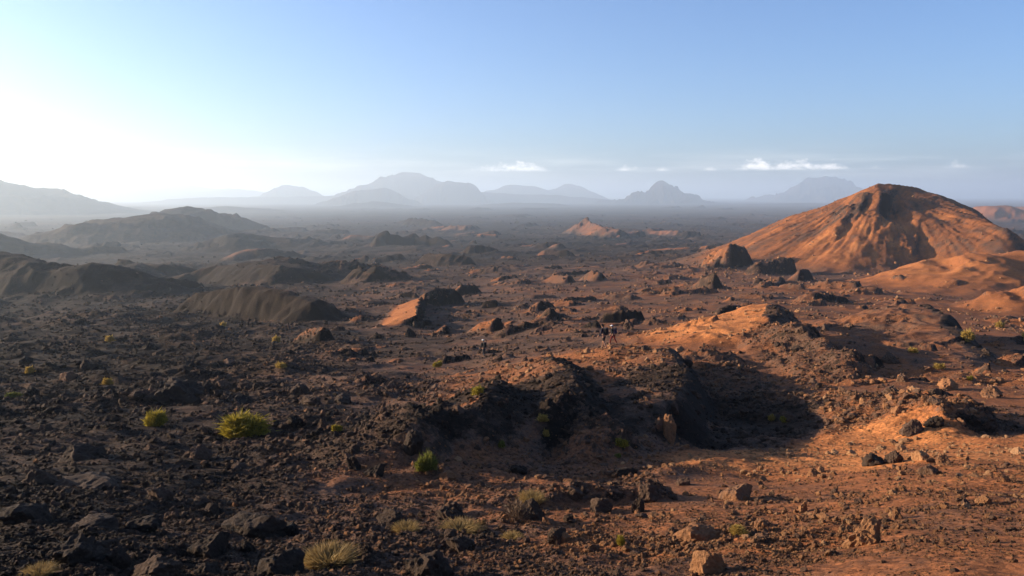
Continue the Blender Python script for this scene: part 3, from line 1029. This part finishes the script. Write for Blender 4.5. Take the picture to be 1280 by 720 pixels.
def scatter(name, label, n, rmin, rmax, spx, smax, meshes, seed, thr=0.0, flat=.75, on_hills=False):
    g = np.random.default_rng(seed)
    k0 = np.searchsorted(RR, rmin)
    k1 = np.searchsorted(RR, rmax)
    wr = ANG.mean(1)[k0:k1] * np.gradient(LR)[k0:k1]
    cdf = np.cumsum(wr) / wr.sum()
    az = np.radians(g.uniform(-39, 39, n))
    r = np.exp(np.interp(g.random(n), cdf, LR[k0:k1]))
    x, y = r * np.sin(az), r * np.cos(az)
    rough, red = sample(ROUGH, x, y), sample(RED, x, y)
    lam = np.maximum(r * .06, 1.0)
    q = np.floor(np.log2(lam))
    cl = gnoise(x / 2 ** q, y / 2 ** q, seed) + .6 * gnoise(x / 2 ** q * 3, y / 2 ** q * 3, seed + 1)
    keep = cl * 0.9 + (rough - 0.85) * 1.1 + g.normal(0, .35, n) > thr
    own = sample((OWN > 0).astype(float), x, y)
    keep &= (own > .7) if on_hills else (own < .3)
    x, y, r, rough, red = x[keep], y[keep], r[keep], rough[keep], red[keep]
    n = len(x)
    size = np.minimum((spx[0] + (spx[1] - spx[0]) * g.random(n) ** 4.0) * r / FOC, smax) * 0.55
    z = sample(H, x, y) - size * 0.15
    me = bpy.data.meshes.new(name)
    me.vertices.add(n)
    me.vertices.foreach_set('co', np.stack([x, y, z], -1).astype(np.float32).ravel())
    sc = np.stack([size * g.uniform(.8, 1.25, n), size * g.uniform(.7, 1.2, n), size * g.uniform(.5, 1.0, n) * flat / .75], -1)
    rot = np.stack([g.normal(0, .3, n), g.normal(0, .3, n), g.uniform(0, 6.28, n)], -1)
    for nm, ty, arr in (('sc', 'FLOAT_VECTOR', sc), ('rot', 'FLOAT_VECTOR', rot)):
        a = me.attributes.new(nm, ty, 'POINT')
        a.data.foreach_set('vector', arr.astype(np.float32).ravel())
    a = me.attributes.new('red', 'FLOAT', 'POINT')
    a.data.foreach_set('value', np.clip(red * 1.1 - .06 + g.normal(0, .10, n) + .3 * (g.random(n) < .06), 0, 1).astype(np.float32))
    o = bpy.data.objects.new(name, me)
    col.objects.link(o)
    o['kind'] = 'stuff'
    o['label'] = label
    src = bpy.data.collections.new(name + '_shapes')
    for m_ in meshes:
        src.objects.link(bpy.data.objects.new('stone_shape', m_))
    ng = bpy.data.node_groups.new(name + '_nodes', 'GeometryNodeTree')
    ng.interface.new_socket('Geometry', in_out='INPUT', socket_type='NodeSocketGeometry')
    ng.interface.new_socket('Geometry', in_out='OUTPUT', socket_type='NodeSocketGeometry')
    gi, go = ng.nodes.new('NodeGroupInput'), ng.nodes.new('NodeGroupOutput')
    ip = ng.nodes.new('GeometryNodeInstanceOnPoints')
    ci = ng.nodes.new('GeometryNodeCollectionInfo')
    ci.inputs['Collection'].default_value = src
    ci.inputs['Separate Children'].default_value = True
    ip.inputs['Pick Instance'].default_value = True

    def na(nm):
        q_ = ng.nodes.new('GeometryNodeInputNamedAttribute')
        q_.data_type = 'FLOAT_VECTOR'
        q_.inputs['Name'].default_value = nm
        return q_.outputs['Attribute']
    m2p = ng.nodes.new('GeometryNodeMeshToPoints')
    L_ = ng.links.new
    L_(gi.outputs[0], m2p.inputs['Mesh'])
    L_(m2p.outputs[0], ip.inputs['Points'])
    L_(ci.outputs[0], ip.inputs['Instance'])
    L_(na('rot'), ip.inputs['Rotation'])
    L_(na('sc'), ip.inputs['Scale'])
    L_(ip.outputs[0], go.inputs[0])
    md = o.modifiers.new('stones', 'NODES')
    md.node_group = ng
    print(name, n)
    return o


SMALL = [rock_mesh('stone_form', 300 + k, 3, cuts=10 + k % 4, lump=.2) for k in range(9)]
TINY = [rock_mesh('pebble_form', 400 + k, 2, cuts=8, lump=.2) for k in range(6)]
scatter('rubble', 'scattered lava stones strewn over the near slopes', 90000, 8.5, 60, (1.8, 11), .6, SMALL, 61, thr=.12)
scatter('gravel', 'fine cinder gravel on the near slopes', 150000, 8.0, 45, (.9, 4.5), .2, TINY, 62, thr=-.35)
scatter('plain_rubble', 'dark stones strewn over the plain', 230000, 42, 900, (.8, 5.5), 2.2, SMALL, 63, thr=.22)
scatter('far_rubble', 'lava outcrops dotting the far plain', 20000, 700, 5000, (1.0, 5), 12, SMALL, 64, thr=.2, flat=.5)

scatter('hill_rubble', 'loose blocks lying on the cone and the hills', 60000, 250, 1500, (.5, 3.0), 2.5, SMALL, 65, thr=-.1, on_hills=True)


# ------------------------------------------------------------------ bushes and grass tufts
def leaf_material(name, base, tip, trans=.35):
    m, ns, ls = new_mat(name)
    b = ns['Principled BSDF']
    b.inputs['Roughness'].default_value = .7
    b.inputs['Specular IOR Level'].default_value = .2
    gm = ns.new('ShaderNodeNewGeometry')
    rp = ramp(ns, [(0, base), (1, tip)])
    ls.new(gm.outputs['Random Per Island'], rp.inputs[0])
    ls.new(rp.outputs[0], b.inputs['Base Color'])
    tr = ns.new('ShaderNodeBsdfTranslucent')
    ls.new(rp.outputs[0], tr.inputs['Color'])
    mx = ns.new('ShaderNodeMixShader')
    mx.inputs[0].default_value = trans
    ls.new(b.outputs[0], mx.inputs[1])
    ls.new(tr.outputs[0], mx.inputs[2])
    ls.new(mx.outputs[0], ns['Material Output'].inputs['Surface'])
    return m


LEAF = {
    'yellow': leaf_material('yellow_green_leaf', (.11, .095, .014), (.40, .30, .04)),
    'green': leaf_material('dull_green_leaf', (.06, .075, .016), (.22, .21, .04)),
    'gold': leaf_material('golden_leaf', (.24, .16, .035), (.50, .34, .09)),
    'dry': leaf_material('dry_grass_blade', (.20, .13, .045), (.38, .26, .10)),
    'twig': leaf_material('brown_twig', (.07, .045, .03), (.17, .11, .07), .1),
}
m_, ns_, ls_ = new_mat('woody_stem')
ns_['Principled BSDF'].inputs['Base Color'].default_value = (.09, .06, .04, 1)
ns_['Principled BSDF'].inputs['Roughness'].default_value = .9
MAT_STEM = m_


def blade_mesh(name, n, seed, mat, mode='bush', wid=.02):
    """unit-size plant: radius 1 across, height 1; blades are bent ribbons with a taper"""
    g = random.Random(seed)
    vs_, fs = [], []
    lobes = [(g.uniform(-.55, .55), g.uniform(-.55, .55), g.uniform(.55, 1.0)) for _ in range(7)]
    for k in range(n):
        if mode == 'bush':
            lx, ly, lh = g.choice(lobes)
            th = g.uniform(0, 6.283)
            ph, ct = g.uniform(0, 6.283), g.uniform(-.2, 1)
            sr_ = .40 * g.uniform(.55, 1.0) * math.sqrt(max(0, 1 - ct * ct * .9))
            base = Vector((lx * .62 + sr_ * math.cos(ph), ly * .62 + sr_ * math.sin(ph), max(.02, (.28 + .50 * ct) * lh)))
            th = ph + g.gauss(0, .9)
            el = g.uniform(-.1, 1.5)
            ln = g.uniform(.10, .28) * lh * (2.2 if g.random() < .14 else 1)
            out = Vector((math.cos(th) * math.cos(el), math.sin(th) * math.cos(el), math.sin(el)))
            sag = .10
        else:
            th = g.uniform(0, 6.283)
            rad = math.sqrt(g.random()) * .5
            base = Vector((rad * math.cos(th), rad * math.sin(th), 0))
            el = g.uniform(.75, 1.5)
            th += g.uniform(-1, 1)
            ln = g.uniform(.45, 1.05)
            out = Vector((math.cos(th) * math.cos(el), math.sin(th) * math.cos(el), math.sin(el)))
            sag = .22
        side = out.cross(Vector((g.uniform(-1, 1), g.uniform(-1, 1), g.uniform(-1, 1)))).normalized()
        w = wid * g.uniform(.6, 1.5)
        i = len(vs_)
        for t, ww in ((0, .8), (.5, 1.0), (1, .15)):
            c = base + out * ln * t - Vector((0, 0, sag * ln * t * t)) + Vector((math.cos(th), math.sin(th), 0)) * sag * .5 * ln * t * t
            vs_ += [c - side * w * ww, c + side * w * ww]
        fs += [(i, i + 1, i + 3, i + 2), (i + 2, i + 3, i + 5, i + 4)]
    me = bpy.data.meshes.new(name)
    me.from_pydata(vs_, [], fs)
    me.materials.append(mat)
    return me


def stem_mesh(seed):
    g = random.Random(seed)
    bm = bmesh.new()
    for k in range(9):
        th, el = g.uniform(0, 6.283), g.uniform(.5, 1.3)
        d = Vector((math.cos(th) * math.cos(el), math.sin(th) * math.cos(el), math.sin(el)))
        q = d.to_track_quat('Z', 'Y').to_matrix().to_4x4()
        ln = g.uniform(.3, .6)
        mt = Matrix.Translation(d * ln / 2 + Vector((g.gauss(0, .06), g.gauss(0, .06), -.03))) @ q
        bmesh.ops.create_cone(bm, segments=6, radius1=.035, radius2=.012, depth=ln, matrix=mt, cap_ends=True)
    me = bpy.data.meshes.new('stem')
    bm.to_mesh(me)
    bm.free()
    me.materials.append(MAT_STEM)
    return me


STEM = stem_mesh(4)
PLANT = {}
for key in ('yellow', 'green', 'gold'):
    PLANT[key] = blade_mesh('foliage', 5200, hash(key) % 50 if False else {'yellow': 3, 'green': 8, 'gold': 13}[key], LEAF[key], 'bush', .017)
    PLANT[key + '_s'] = blade_mesh('foliage', 800, {'yellow': 4, 'green': 9, 'gold': 14}[key], LEAF[key], 'bush', .04)
PLANT['dry'] = blade_mesh('blades', 1500, 21, LEAF['dry'], 'grass', .012)
PLANT['twig'] = blade_mesh('twigs', 1500, 22, LEAF['twig'], 'bush', .012)

BUSHES = [
    (308, 548, 64, 34, 'yellow', 'largest yellow green bush on the dark slope beside grey stones'),
    (198, 533, 30, 22, 'yellow', 'bright yellow bush with spiky tips in front of the black hump'),
    (533, 588, 30, 27, 'green', 'round green bush in the shaded gully'),
    (598, 495, 21, 17, 'yellow', 'yellow bush on the small orange slab'),
    (547, 459, 13, 10, 'yellow', 'small yellow bush alone on the open brown slope'),
    (421, 540, 14, 12, 'yellow', 'small yellow bush on the gully rim among dark stones'),
    (627, 560, 12, 13, 'green', 'small dull green bush deep in shadow'),
    (679, 527, 17, 11, 'gold', 'golden bush at the edge of the shaded hollow'),
    (683, 546, 10, 11, 'gold', 'thin golden bush inside the shaded hollow'),
    (777, 559, 17, 15, 'yellow', 'yellow bush growing on the rubble below the plateau'),
    (772, 572, 9, 7, 'green', 'tiny green bush just below the yellow one on the rubble'),
    (980, 528, 11, 9, 'yellow', 'small bright yellow bush at the right end of the big shadow'),
    (964, 526, 11, 9, 'gold', 'small orange bush paired with the bright yellow one'),
    (1208, 427, 19, 15, 'gold', 'golden round bush glowing in the shade of the smooth knoll'),
    (1250, 410, 11, 8, 'gold', 'small pale bush at the far end of the knoll shadow'),
    (1212, 475, 8, 6, 'yellow', 'tiny vivid yellow bush on open brown ground'),
    (1142, 441, 13, 7, 'gold', 'low golden bush on the side of the smooth knoll'),
    (1174, 461, 15, 7, 'gold', 'low golden bush at the tip of a long shadow'),
    (137, 428, 11, 9, 'gold', 'pale bush far out on the dark plain'),
    (346, 428, 13, 9, 'gold', 'rusty gold bush beside a dark outcrop on the plain'),
    (135, 481, 13, 9, 'gold', 'orange tinted bush on top of a dark lump'),
    (37, 467, 10, 9, 'gold', 'pale bush at the far left of the plain'),
    (352, 460, 17, 8, 'gold', 'wide flat golden bush below the rusty one'),
    (18, 497, 17, 8, 'green', 'low greenish bush on the dark slope edge'),
    (279, 409, 9, 7, 'gold', 'tiny pale bush below the dark dome'),
    (1283, 430, 14, 14, 'gold', 'golden bush cut by the right edge'),
]
for px, py, w, h, key, label in BUSHES:
    p = hit(px, py)
    if p is None:
        continue
    u = math.hypot(p.x, p.y) / FOC
    if w >= 26:
        o = bpy.data.objects.new('bush', None)
        col.objects.link(o)
        fo_ = bpy.data.objects.new('foliage', PLANT[key])
        st_ = bpy.data.objects.new('stem', STEM)
        for c in (fo_, st_):
            col.objects.link(c)
            c.parent = o
    else:
        o = bpy.data.objects.new('bush', PLANT[key + '_s'])
        col.objects.link(o)
    o.location = (p.x, p.y, p.z - .04 * h * u)
    o.scale = (w * u * .62, w * u * .62, h * u * 1.05)
    o.rotation_euler = (0, 0, random.uniform(0, 6.28))
    tag(o, label, 'bush')

TUFTS = [
    (410, 704, 50, 26, 'dry', 'largest pale dry grass tuft near the bottom edge'),
    (575, 664, 40, 14, 'dry', 'short dry grass beside the grey boulder'),
    (665, 629, 26, 20, 'dry', 'golden dry grass tuft behind the dark boulder'),
    (775, 682, 15, 15, 'yellow', 'small yellow green tuft on the orange slope'),
    (643, 652, 44, 36, 'twig', 'bare brown twiggy shrub beside a dark boulder'),
    (508, 664, 26, 14, 'dry', 'small dry grass tuft left of the wide black boulder'),
    (50, 719, 26, 14, 'dry', 'dry golden grass at the bottom left edge'),
    (925, 668, 28, 12, 'gold', 'low golden growth beside the pale tan slab'),
    (640, 676, 20, 14, 'dry', 'thin dry grass below the twiggy shrub'),

]
for px, py, w, h, key, label in TUFTS:
    p = hit(px, min(py, 719))
    u = math.hypot(p.x, p.y) / FOC
    nm = 'shrub' if key in ('twig', 'yellow', 'gold') else 'grass_tuft'
    o = bpy.data.objects.new(nm, PLANT[key])
    col.objects.link(o)
    o.location = (p.x, p.y, p.z - .02 * h * u)
    k = .62 if key != 'dry' else .8
    o.scale = (w * u * k, w * u * k, h * u)
    o.rotation_euler = (0, 0, random.uniform(0, 6.28))
    tag(o, label, 'shrub' if nm == 'shrub' else 'grass')

# ------------------------------------------------------------------ labels of the loose rocks: told apart by the landmark each lies beside
MARKS = [
    (308, 532, 'the largest yellow green bush'), (198, 522, 'the bright yellow bush'), (533, 575, 'the round green gully bush'),
    (598, 487, 'the bush on the orange slab'), (410, 690, 'the largest pale grass tuft'), (870, 656, 'the pale tan slab'),
    (1076, 665, 'the pointed tan rock'), (1003, 630, 'the upright orange stone'), (1123, 641, 'the lone round brown stone'),
    (924, 612, 'the rusty orange boulder'), (1095, 571, 'the black block on the orange band'), (837, 530, 'the tall tan rock in shade'),
    (696, 668, 'the grey pointed rock'), (532, 690, 'the largest black craggy boulder'), (643, 634, 'the bare twiggy shrub'),
    (752, 626, 'the rock with the sunlit face'), (566, 632, 'the wide black ragged boulder'), (516, 548, 'the black pinnacle'),
    (202, 612, 'the bluish grey rock'), (105, 560, 'the low outcrop of dark lumps'), (228, 488, 'the black triangular hump'),
    (318, 650, 'the big black angular boulder'), (101, 685, 'the black sloping boulder'), (266, 675, 'the grey topped boulder'),
    (371, 522, 'the dark standing stone'), (401, 498, 'the slanting dark slab'), (1168, 520, 'the boulder under the brown knoll'),
    (1185, 478, 'the rounded orange boulder'), (760, 420, 'the two hikers'), (605, 436, 'the lone hiker'), (547, 453, 'the lone small yellow bush'),
    (1208, 420, 'the glowing golden bush'), (777, 552, 'the yellow bush on rubble'), (980, 523, 'the bright bush by the big shadow'),
    (775, 675, 'the small yellow green tuft'), (495, 385, 'the orange slab on the plain'), (965, 390, 'the top of the orange knoll'),
    (640, 405, 'the small dark pyramid'), (300, 375, 'the dome with a sunlit edge'), (137, 424, 'the pale bush far out'), (346, 424, 'the rusty gold bush'),
    (480, 645, 'the boulder by the brown slope'), (34, 640, 'the low black lump'), (713, 612, 'the block below the crest'),
]
WORD = {'dark': 'loose black lava rock', 'brown': 'loose brown stone', 'mid': 'dark lava block'}
ranked = {}
for o, px, py, kind in LOOSE:
    d, name, dx, dy = min((math.hypot(px - mx, (py - my) * 1.3), nm_, px - mx, py - my) for mx, my, nm_ in MARKS)
    side = ('right of' if dx > 0 else 'left of') if abs(dx) > abs(dy) * 1.3 else ('below' if dy > 0 else 'above')
    ranked.setdefault((kind, side, name), []).append((d, o))
ORD = ['nearest', 'second', 'third', 'fourth', 'fifth', 'sixth']
for (kind, side, name), lst in ranked.items():
    lst.sort(key=lambda t: t[0])
    for k, (d, o) in enumerate(lst):
        if d < 260 and k < 6:
            tag(o, ('' if len(lst) == 1 else ORD[k] + ' ') + WORD[kind] + ' ' + side + ' ' + name, 'rock', GROUPS[kind][1])
        else:
            tag(o, GROUPS[kind][0], 'rock', GROUPS[kind][1])


# ------------------------------------------------------------------ hikers
def flat_mat(name, c, rough=.85):
    m, ns, ls = new_mat(name)
    b = ns['Principled BSDF']
    n = nd(ns, 'ShaderNodeTexNoise', Scale=30.0, Detail=4)
    tc = ns.new('ShaderNodeTexCoord')
    ls.new(tc.outputs['Object'], n.inputs['Vector'])
    rp_ = ramp(ns, [(.3, tuple(v * .75 for v in c)), (.7, tuple(min(1, v * 1.2) for v in c))])
    ls.new(n.outputs['Fac'], rp_.inputs[0])
    ls.new(rp_.outputs[0], b.inputs['Base Color'])
    b.inputs['Roughness'].default_value = rough
    b.inputs['Specular IOR Level'].default_value = .15
    return m


SKIN = flat_mat('skin', (.30, .16, .10), .6)
HAIR = flat_mat('dark_hair', (.03, .02, .015))
CLOTH = {'black': flat_mat('black_cloth', (.010, .010, .012)), 'navy': flat_mat('navy_cloth', (.014, .016, .03)), 'red': flat_mat('dark_red_cloth', (.13, .02, .015)),
         'white': flat_mat('white_cloth', (.75, .74, .70)), 'grey': flat_mat('grey_cloth', (.045, .045, .05)), 'boot': flat_mat('brown_boot_leather', (.10, .06, .035)),
         'purple': flat_mat('purple_pack_cloth', (.028, .02, .045)), 'olive': flat_mat('olive_pack_cloth', (.05, .055, .03))}


def grow(name, pts, edges, radii, mat, parent, levels=1, root=0):
    """one continuous skinned surface over a skeleton of joints"""
    me = bpy.data.meshes.new(name)
    me.from_pydata([tuple(p) for p in pts], edges, [])
    o = bpy.data.objects.new(name, me)
    col.objects.link(o)
    o.modifiers.new('skin', 'SKIN')
    for i, rd in enumerate(radii):
        sv = me.skin_vertices[0].data[i]
        sv.radius = (rd, rd) if not isinstance(rd, tuple) else rd
        sv.use_root = (i == root)
    sb = o.modifiers.new('smooth', 'SUBSURF')
    sb.levels = sb.render_levels = levels
    dg = bpy.context.evaluated_depsgraph_get()
    nm = bpy.data.meshes.new_from_object(o.evaluated_get(dg))
    o.modifiers.clear()
    o.data = nm
    nm.name = name
    bpy.data.meshes.remove(me)
    nm.materials.clear()
    nm.materials.append(mat)
    for p_ in nm.polygons:
        p_.use_smooth = True
    o.parent = parent
    return o


def ball(name, c, rx, ry, rz_, mat, parent, cut=None, noise_=0.0):
    bm = bmesh.new()
    bmesh.ops.create_icosphere(bm, subdivisions=3, radius=1)
    if cut is not None:
        bmesh.ops.bisect_plane(bm, geom=bm.verts[:] + bm.edges[:] + bm.faces[:], plane_co=(0, 0, cut), plane_no=(0, 0, 1), clear_inner=True)
        bmesh.ops.holes_fill(bm, edges=[e for e in bm.edges if e.is_boundary])
    for v in bm.verts:
        k = 1 + noise_ * mnoise.noise(v.co * 3)
        v.co = Vector((c[0] + v.co.x * rx * k, c[1] + v.co.y * ry * k, c[2] + v.co.z * rz_ * k))
    for f in bm.faces:
        f.smooth = True
    me = bpy.data.meshes.new(name)
    bm.to_mesh(me)
    bm.free()
    me.materials.append(mat)
    o = bpy.data.objects.new(name, me)
    col.objects.link(o)
    o.parent = parent
    return o


def hiker(px, py, face, height, label, top, legs, cap, stride=.22, shorts=False, pack='black', pack_label='', lean=.10, mirror=1, arm=.25):
    """face: bearing in degrees the hiker walks towards (0 = away from the camera, -90 = to the left)"""
    p = hit(px, py)
    root = bpy.data.objects.new('person', None)
    col.objects.link(root)
    root.location = (p.x, p.y, p.z)
    root.rotation_euler = (0, 0, -R(face))
    root.scale = (height / 1.75,) * 3
    tag(root, label, 'person', 'hikers on the trail')
    ln = lean
    V_ = Vector
    # local frame: +Y is forward, +X the hiker's right
    hip, waist, chest, neck, chin, head, crown = V_((0, 0, .95)), V_((0, ln * .35, 1.12)), V_((0, ln * .8, 1.34)), V_((0, ln + .01, 1.47)), V_((0, ln + .04, 1.55)), V_((0, ln + .06, 1.63)), V_((0, ln + .055, 1.71))
    pts = [hip, waist, chest, neck, chin, head, crown]
    rad = [(.145, .11), (.13, .10), (.155, .11), .058, .062, .095, .055]
    ed = [(0, 1), (1, 2), (2, 3), (3, 4), (4, 5), (5, 6)]
    limb = {}
    for sx in (-1, 1):
        fwd = stride * sx * mirror
        b0 = len(pts)
        hipj = V_((sx * .10, 0, .90))
        knee = V_((sx * .11, fwd * .75 + .06, .50 + (.02 if fwd < 0 else 0)))
        ank = V_((sx * .115, fwd * 1.25 - (.05 if fwd < 0 else 0), .10 + (.05 if fwd < 0 else 0)))
        ball_ = ank + V_((0, .13, -.06))
        toe = ank + V_((0, .20, -.07))
        pts += [hipj, knee, ank, ball_, toe]
        rad += [.092, .062, .042, .040, .026]
        ed += [(0, b0), (b0, b0 + 1), (b0 + 1, b0 + 2), (b0 + 2, b0 + 3), (b0 + 3, b0 + 4)]
        limb['leg', sx] = (hipj, knee, ank, ball_, toe)
        a0 = len(pts)
        sh = V_((sx * .19, ln * .9, 1.40))
        el = V_((sx * .25, ln * .5 - fwd * arm * 1.2 - .02, 1.12))
        wr = V_((sx * .24, ln + .16 - fwd * arm * 1.6, .93))
        palm = wr + V_((0, .045, -.055))
        pts += [sh, el, wr, palm]
        rad += [.062, .043, .029, (.038, .022)]
        ed += [(2, a0), (a0, a0 + 1), (a0 + 1, a0 + 2), (a0 + 2, a0 + 3)]
        limb['arm', sx] = (sh, el, wr, palm)
        for q, off in enumerate((-.026, -.009, .009, .026)):
            f0 = len(pts)
            L_ = (.060, .075, .080, .068)[q]
            k1 = palm + V_((-sx * .010, off + .02, -.035))
            k2 = k1 + V_((-sx * .018, .012, -L_ * .6))
            pts += [k1, k2]
            rad += [.0095, .0075]
            ed += [(a0 + 3, f0), (f0, f0 + 1)]
        f0 = len(pts)
        pts += [palm + V_((-sx * .02, .040, .005)), palm + V_((-sx * .035, .065, -.025))]
        rad += [.011, .008]
        ed += [(a0 + 3, f0), (f0, f0 + 1)]
    grow('body', pts, ed, rad, SKIN, root)
    # face and hair
    hc = head
    ball('nose', hc + V_((0, .098, -.01)), .014, .022, .022, SKIN, root)
    for sx in (-1, 1):
        ball('ear', hc + V_((sx * .082, -.005, -.005)), .012, .022, .032, SKIN, root)
        ball('eye', hc + V_((sx * .033, .083, .018)), .011, .010, .009, HAIR, root)
    ball('mouth', hc + V_((0, .085, -.052)), .024, .010, .006, CLOTH['red'], root)
    ball('hair', hc + V_((0, -.022, .02)), .094, .100, .105, HAIR, root, noise_=.05)
    if cap:
        c_ = ball('cap', hc + V_((0, -.004, .045)), .106, .116, .085, CLOTH[cap], root, cut=-.15)
        bm = bmesh.new()
        bmesh.ops.create_cone(bm, segments=16, radius1=.085, radius2=.075, depth=.012, cap_ends=True, matrix=Matrix.Translation(hc + V_((0, .115, .045))))
        me = bpy.data.meshes.new('cap_visor')
        bm.to_mesh(me)
        bm.free()
        me.materials.append(CLOTH[cap])
        vo_ = bpy.data.objects.new('visor', me)
        col.objects.link(vo_)
        vo_.parent = c_
    # clothes grown a little wider over the same joints
    sp_, sr, se = [hip + V_((0, 0, -.04)), waist, chest, neck + V_((0, -.01, -.035))], [(.158, .125), (.145, .118), (.172, .128), .075], [(0, 1), (1, 2), (2, 3)]
    for sx in (-1, 1):
        sh, el, wr, palm = limb['arm', sx]
        b0 = len(sp_)
        sp_ += [sh, el, el + (wr - el) * .85]
        sr += [.076, .056, .042]
        se += [(2, b0), (b0, b0 + 1), (b0 + 1, b0 + 2)]
    grow('jacket', sp_, se, sr, CLOTH[top], root)
    tp, trd, te = [hip + V_((0, 0, .04)), hip], [(.15, .12), (.16, .125)], [(0, 1)]
    for sx in (-1, 1):
        hj, kn, an, bl, to = limb['leg', sx]
        b0 = len(tp)
        if shorts:
            tp += [hj, hj + (kn - hj) * .92]
            trd += [.108, .085]
            te += [(1, b0), (b0, b0 + 1)]
        else:
            tp += [hj, kn, an + V_((0, 0, .03))]
            trd += [.104, .074, .056]
            te += [(1, b0), (b0, b0 + 1), (b0 + 1, b0 + 2)]
        grow('boot', [an + V_((0, 0, .05)), an + V_((0, -.01, -.035)), bl + V_((0, 0, .0)), to + V_((0, .01, .01))], [(0, 1), (1, 2), (2, 3)], [.052, .052, .050, .036], CLOTH['boot'], root)
    grow('shorts' if shorts else 'trousers', tp, te, trd, CLOTH[legs], root)
    # feet down on the ground
    lowest = min(limb['leg', sx][4].z for sx in (-1, 1))
    root.location.z -= (lowest - .03) * height / 1.75 + .02
    # the pack hangs from the shoulders: a thing of its own
    bp = bpy.data.objects.new('backpack', None)
    col.objects.link(bp)
    bp.location, bp.rotation_euler, bp.scale = root.location, root.rotation_euler, root.scale
    tag(bp, pack_label, 'backpack', 'backpacks on the hikers')
    yb = ln * .7 - .235

    def box(nm, c, sx, sy, sz, mat, par, bev=.04):
        bm = bmesh.new()
        bmesh.ops.create_cube(bm, size=1, matrix=Matrix.Translation(c) @ Matrix.Diagonal((sx, sy, sz, 1)))
        bmesh.ops.bevel(bm, geom=bm.edges[:], offset=min(bev, min(sx, sy, sz) * .45), segments=3, affect='EDGES', profile=.6)
        me = bpy.data.meshes.new(nm)
        bm.to_mesh(me)
        bm.free()
        me.materials.append(mat)
        o = bpy.data.objects.new(nm, me)
        col.objects.link(o)
        o.parent = par
        return o
    box('pack_body', V_((0, yb, 1.24)), .30, .20, .46, CLOTH[pack], bp, .07)
    box('lid', V_((0, yb + .005, 1.485)), .27, .20, .09, CLOTH['grey'], bp)
    box('front_pocket', V_((0, yb - .115, 1.15)), .22, .07, .22, CLOTH[pack], bp)
    for sx in (-1, 1):
        grow('strap', [V_((sx * .10, yb + .09, 1.44)), V_((sx * .11, ln * .9, 1.50)), V_((sx * .115, ln * .85 + .135, 1.36)), V_((sx * .13, ln * .5 + .10, 1.16)), V_((sx * .15, yb + .10, 1.06))],
             [(0, 1), (1, 2), (2, 3), (3, 4)], [(.026, .012)] * 5, CLOTH['grey'], bp)


hiker(755, 436, -50, 1.92, 'person walking in a dark jacket and shorts with bare legs, left of a companion', 'navy', 'black', 'black', shorts=True, pack='black',
      pack_label='black backpack on the hiker with bare legs', stride=.16)
hiker(766.5, 431, -62, 1.92, 'person in a white cap and dark red trousers walking behind a companion', 'black', 'red', 'white', pack='purple', mirror=-1,
      pack_label='dark backpack on the hiker in dark red trousers', stride=.20)
hiker(605, 447, -35, 1.88, 'person in a white cap walking alone over the dark slope', 'black', 'grey', 'white', pack='black', stride=.18,
      pack_label='black backpack on the hiker who walks alone')
